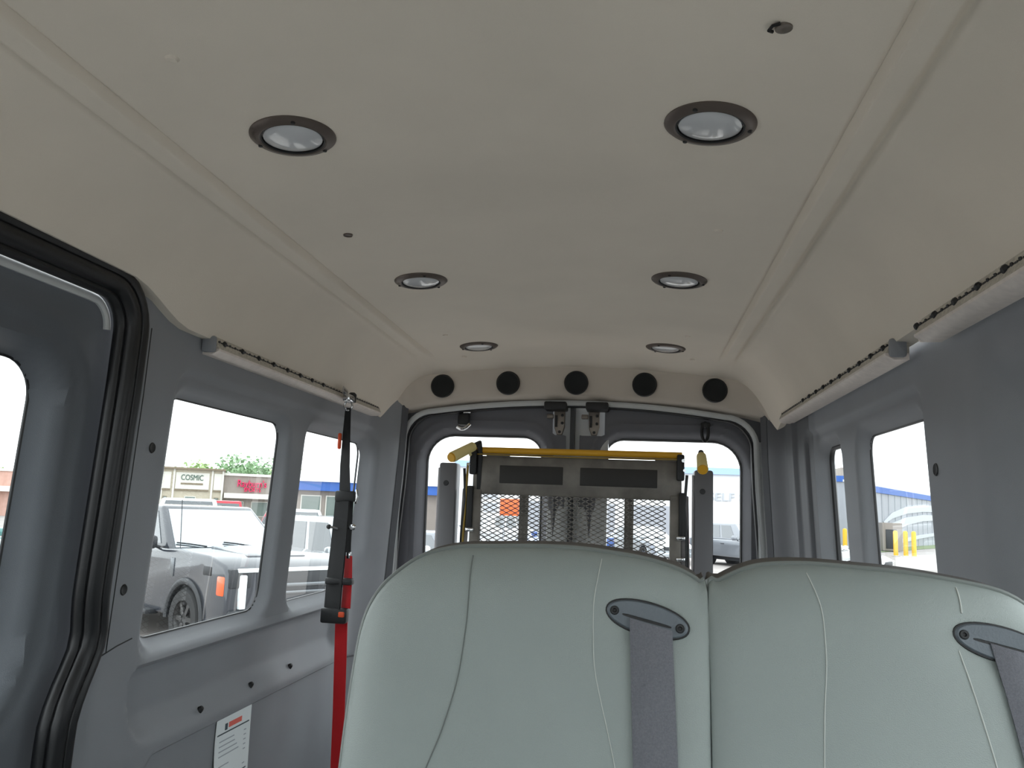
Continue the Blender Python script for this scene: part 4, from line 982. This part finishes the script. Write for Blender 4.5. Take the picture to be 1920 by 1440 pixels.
# ---- storage building behind the van
def storage():
    O = Vector((-9.5, 46.0, GZ)); U = Vector((1, 0, 0)); N = Vector((0, -1, 0))
    b = thing('storage_building', 'white storage building with blue roof band behind the rear doors', 'building', O)
    obj('wall', fbox(MB(), 0, 18.6, 0, 4.2, -10, 0, O, U, N), M_WHITEB, b)
    obj('roof_band', fbox(MB(), -.2, 18.8, 4.2, 4.55, -10, .2, O, U, N), mat('pale_blue_band', (150, 176, 214), .6), b)
    text_mesh('sign_lettering', 'SELF S', .62, M_GREYT, b, Matrix.Translation(-O) @ fmtx(14.75, 2.98, .05, O, U, N), .03, width=1.9)
    for a in np.arange(.3, 2.6, 1.2):
        for z in (1.0, 1.75, 2.5):
            w = obj('window', fbox(MB(), a, a+.8, z, z+.5, 0, .05, O, U, N), M_GREYT, b)
    for a in np.arange(3.4, 12, 3.0):
        obj('roller_door', fbox(MB(), a, a+2.4, 0, 2.4, 0, .06, O, U, N), M_METALW, b)
    s = thing('orange_sign', 'orange red sign board seen through the lift mesh', 'sign', (-4.15, 30.5, GZ))
    obj('board', MB().bbox((-4.1, 30.5, 1.93), (1.0, .08, .62), .02), M_SIGNO, s)
    for x in (-4.45, -3.75): obj('post', MB().tube([(x, 30.53, GZ), (x, 30.53, 2.1)], .04, 8), M_GREYT, s)
storage()
# ---- grey metal building on the right
def warehouse():
    D1, D2 = 60., 104.
    A = Vector((14.6, 58.2, GZ)); Bp = Vector((35.6, 97.5, GZ))
    b = thing('grey_warehouse', 'long grey metal-sided warehouse with a blue roof stripe on the right', 'building', A)
    # front gable wall to the left of the corner
    O = Vector((9.2, 59.6, GZ)); U = (A-O).normalized(); N = Vector((U.y, -U.x, 0)); w = (A-O).length
    obj('front_wall', fbox(MB(), -.6, w, 0, 4.55, -.5, 0, O, U, N), M_METALW, b)
    obj('roof_stripe', fbox(MB(), -.8, w+.1, 4.55, 4.95, -.6, .1, O, U, N), M_BLUEB, b)
    U2 = (Bp-A).normalized(); N2 = Vector((U2.y, -U2.x, 0)); w2 = (Bp-A).length
    if N2.y > 0: N2 = N2*-1
    N2 = Vector((U2.y, -U2.x, 0))
    obj('side_wall', fbox(MB(), 0, w2, 0, 4.1, -.6, 0, A, U2, N2), M_METALW, b)
    obj('roof_stripe', fbox(MB(), 0, w2+.2, 4.1, 4.55, -.8, .12, A, U2, N2), M_BLUEB, b)
    obj('roof', fbox(MB(), -.2, w2, 4.55, 4.70, -7.5, .0, A, U2, N2), M_WHITEB, b)
    for k in range(1, 16): obj('siding_rib', fbox(MB(), k*2.2-.03, k*2.2+.03, 0, 4.1, 0, .05, A, U2, N2), M_GREYT, b)
    d = obj('loading_door', fbox(MB(), 2.0, 3.6, 0, 2.3, 0, .06, A, U2, N2), M_WHITEB, b)
    obj('wall_lamp', fbox(MB(), 1.3, 1.7, 3.2, 3.5, 0, .3, A, U2, N2), M_CARBLK, b)
    obj('downpipe', fbox(MB(), 6.1, 6.3, 0, 3.9, 0, .2, A, U2, N2), M_GREYT, b)
    # pale swoosh bands imitating a window-glass reflection, put as colour on the side wall
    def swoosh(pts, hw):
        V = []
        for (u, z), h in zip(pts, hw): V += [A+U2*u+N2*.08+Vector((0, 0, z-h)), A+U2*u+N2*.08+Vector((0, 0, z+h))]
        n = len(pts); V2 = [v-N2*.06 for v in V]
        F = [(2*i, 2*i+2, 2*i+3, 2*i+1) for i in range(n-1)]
        obj('painted_reflection', MB().add(V+V2, F+[tuple(2*n+j for j in reversed(f)) for f in F]+[(2*i, 2*n+2*i, 2*n+2*i+2, 2*i+2) for i in range(n-1)]+[(2*i+1, 2*i+3, 2*n+2*i+3, 2*n+2*i+1) for i in range(n-1)]), M_REFLECT, b)
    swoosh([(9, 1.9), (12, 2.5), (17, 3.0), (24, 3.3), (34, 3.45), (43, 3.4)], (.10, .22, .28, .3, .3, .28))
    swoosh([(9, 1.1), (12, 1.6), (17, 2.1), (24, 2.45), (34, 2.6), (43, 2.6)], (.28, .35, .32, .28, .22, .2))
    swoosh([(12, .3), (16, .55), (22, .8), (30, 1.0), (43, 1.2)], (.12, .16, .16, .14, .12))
    r = obj('roof_unit', MB().bbox(A+U2*3.0+Vector((-.3, 1.5, 5.2)), (1.8, 1.6, 1.0), .05), M_TANB, b)
    c = thing('shed', 'brownish low shed corner beyond the bollards', 'shed', (17.9, 61.2, GZ))
    obj('wall', MB().bbox((17.9, 61.2, .9), (1.3, 1.2, 1.9), .04), M_TANB, c); obj('opening', MB().bbox((17.8, 60.58, .75), (.7, .06, 1.3), .02), M_CARBLK, c)
    V = thing('verge', 'strip of pale grass and kerb in front of the warehouse', 'verge', (16, 55, GZ), kind='structure')
    obj('grass', MB().add([(8, 57.5, GZ+.02), (15.2, 56.0, GZ+.02), (40, 100, GZ+.02), (8, 62, GZ+.02)], [(0, 1, 2, 3)]), M_GRASS, V)
    obj('kerb', MB().box((11.5, 56.7, GZ+.08), (8, .3, .16), Matrix.Rotation(-.2, 3, 'Z')), M_CONC, V)
warehouse()
for i, (x, y, lb) in enumerate(((13.0, 53.2, 'left one of the pair seen in the narrow right window'), (13.42, 53.0, 'right one of the pair seen in the narrow right window'), (15.72, 52.6, 'leftmost of three in the large right window'), (16.22, 52.4, 'middle of three in the large right window'), (16.62, 52.2, 'rightmost of three in the large right window'))):
    t = thing('bollard', 'yellow steel bollard, %s' % lb, 'bollard', (x, y, GZ), 'yellow bollards by the warehouse')
    obj('post', MB().lathe([(0, 0), (.13, 0), (.13, 1.42), (.10, 1.50), (0, 1.53)], (x, y, GZ), n=16), M_BOLL, t)
    obj('base_collar', MB().lathe([(.13, 0), (.2, 0), (.18, .06), (.13, .07)], (x, y, GZ), n=16), M_CONC, t)
# ---- trees beyond the shops
def tree(x, y, h, r, label, m, rs):
    t = thing('tree', label, 'tree', (x, y, GZ), 'trees beyond the shops')
    obj('trunk', MB().tube([(x, y, GZ), (x+.1, y, h*.35), (x, y, h*.6)], [.3, .22, .12], 8), M_TRUNK, t)
    rr = random.Random(rs); mb = MB()
    for k in range(1500):
        a = rr.random()*6.283; e = math.acos(rr.uniform(-.9, 1)); q = r*(rr.random()**.33)*(1+.25*math.sin(3*a+rs))
        c = Vector((x+q*math.sin(e)*math.cos(a), y+q*math.sin(e)*math.sin(a), h*.62+h*.40*math.cos(e)*(q/r)))
        s = rr.uniform(.10, .22); R = Matrix.Rotation(rr.random()*6.28, 3, 'Z') @ Matrix.Rotation(rr.uniform(-1, 1), 3, 'X')
        mb.add([c+R @ Vector(v)*s for v in ((-1, 0, -.6), (1, 0, -.5), (.7, .2, .6), (-.5, -.2, .8))], [(0, 1, 2, 3)])
    obj('crown', mb, m, t, label='leafy crown', kind='stuff', fixn=False)
TR = [(-64, 74, 5.2), (-58.5, 76, 5.6), (-53, 79, 6.0), (-48, 78, 5.8), (-46.4, 84, 6.6), (-41, 82, 7.4), (-41.2, 88.5, 7.6), (-36.4, 84, 6.4), (-35.4, 91, 7.0), (-30.8, 87, 7.0), (-70, 70, 6)]
NM = ['pale leafy tree above the brick shop', 'round leafy tree behind the brick shop', 'leafy tree left of the cream shop', 'low tree over the cream shop sign', 'tree at the right end of the cream cornice', 'tallest dark tree over the tan shop', 'tall tree right of the tallest one', 'low pale tree over the red sign', 'tree nearest the window pillar', 'tree left of the white hipped roof', 'leftmost tree seen through the sliding door window']
for i, (x, y, h) in enumerate(TR): tree(x, y, h*.80, 2.3, NM[i], M_LEAF2 if i in (5, 6) else M_LEAF, i)
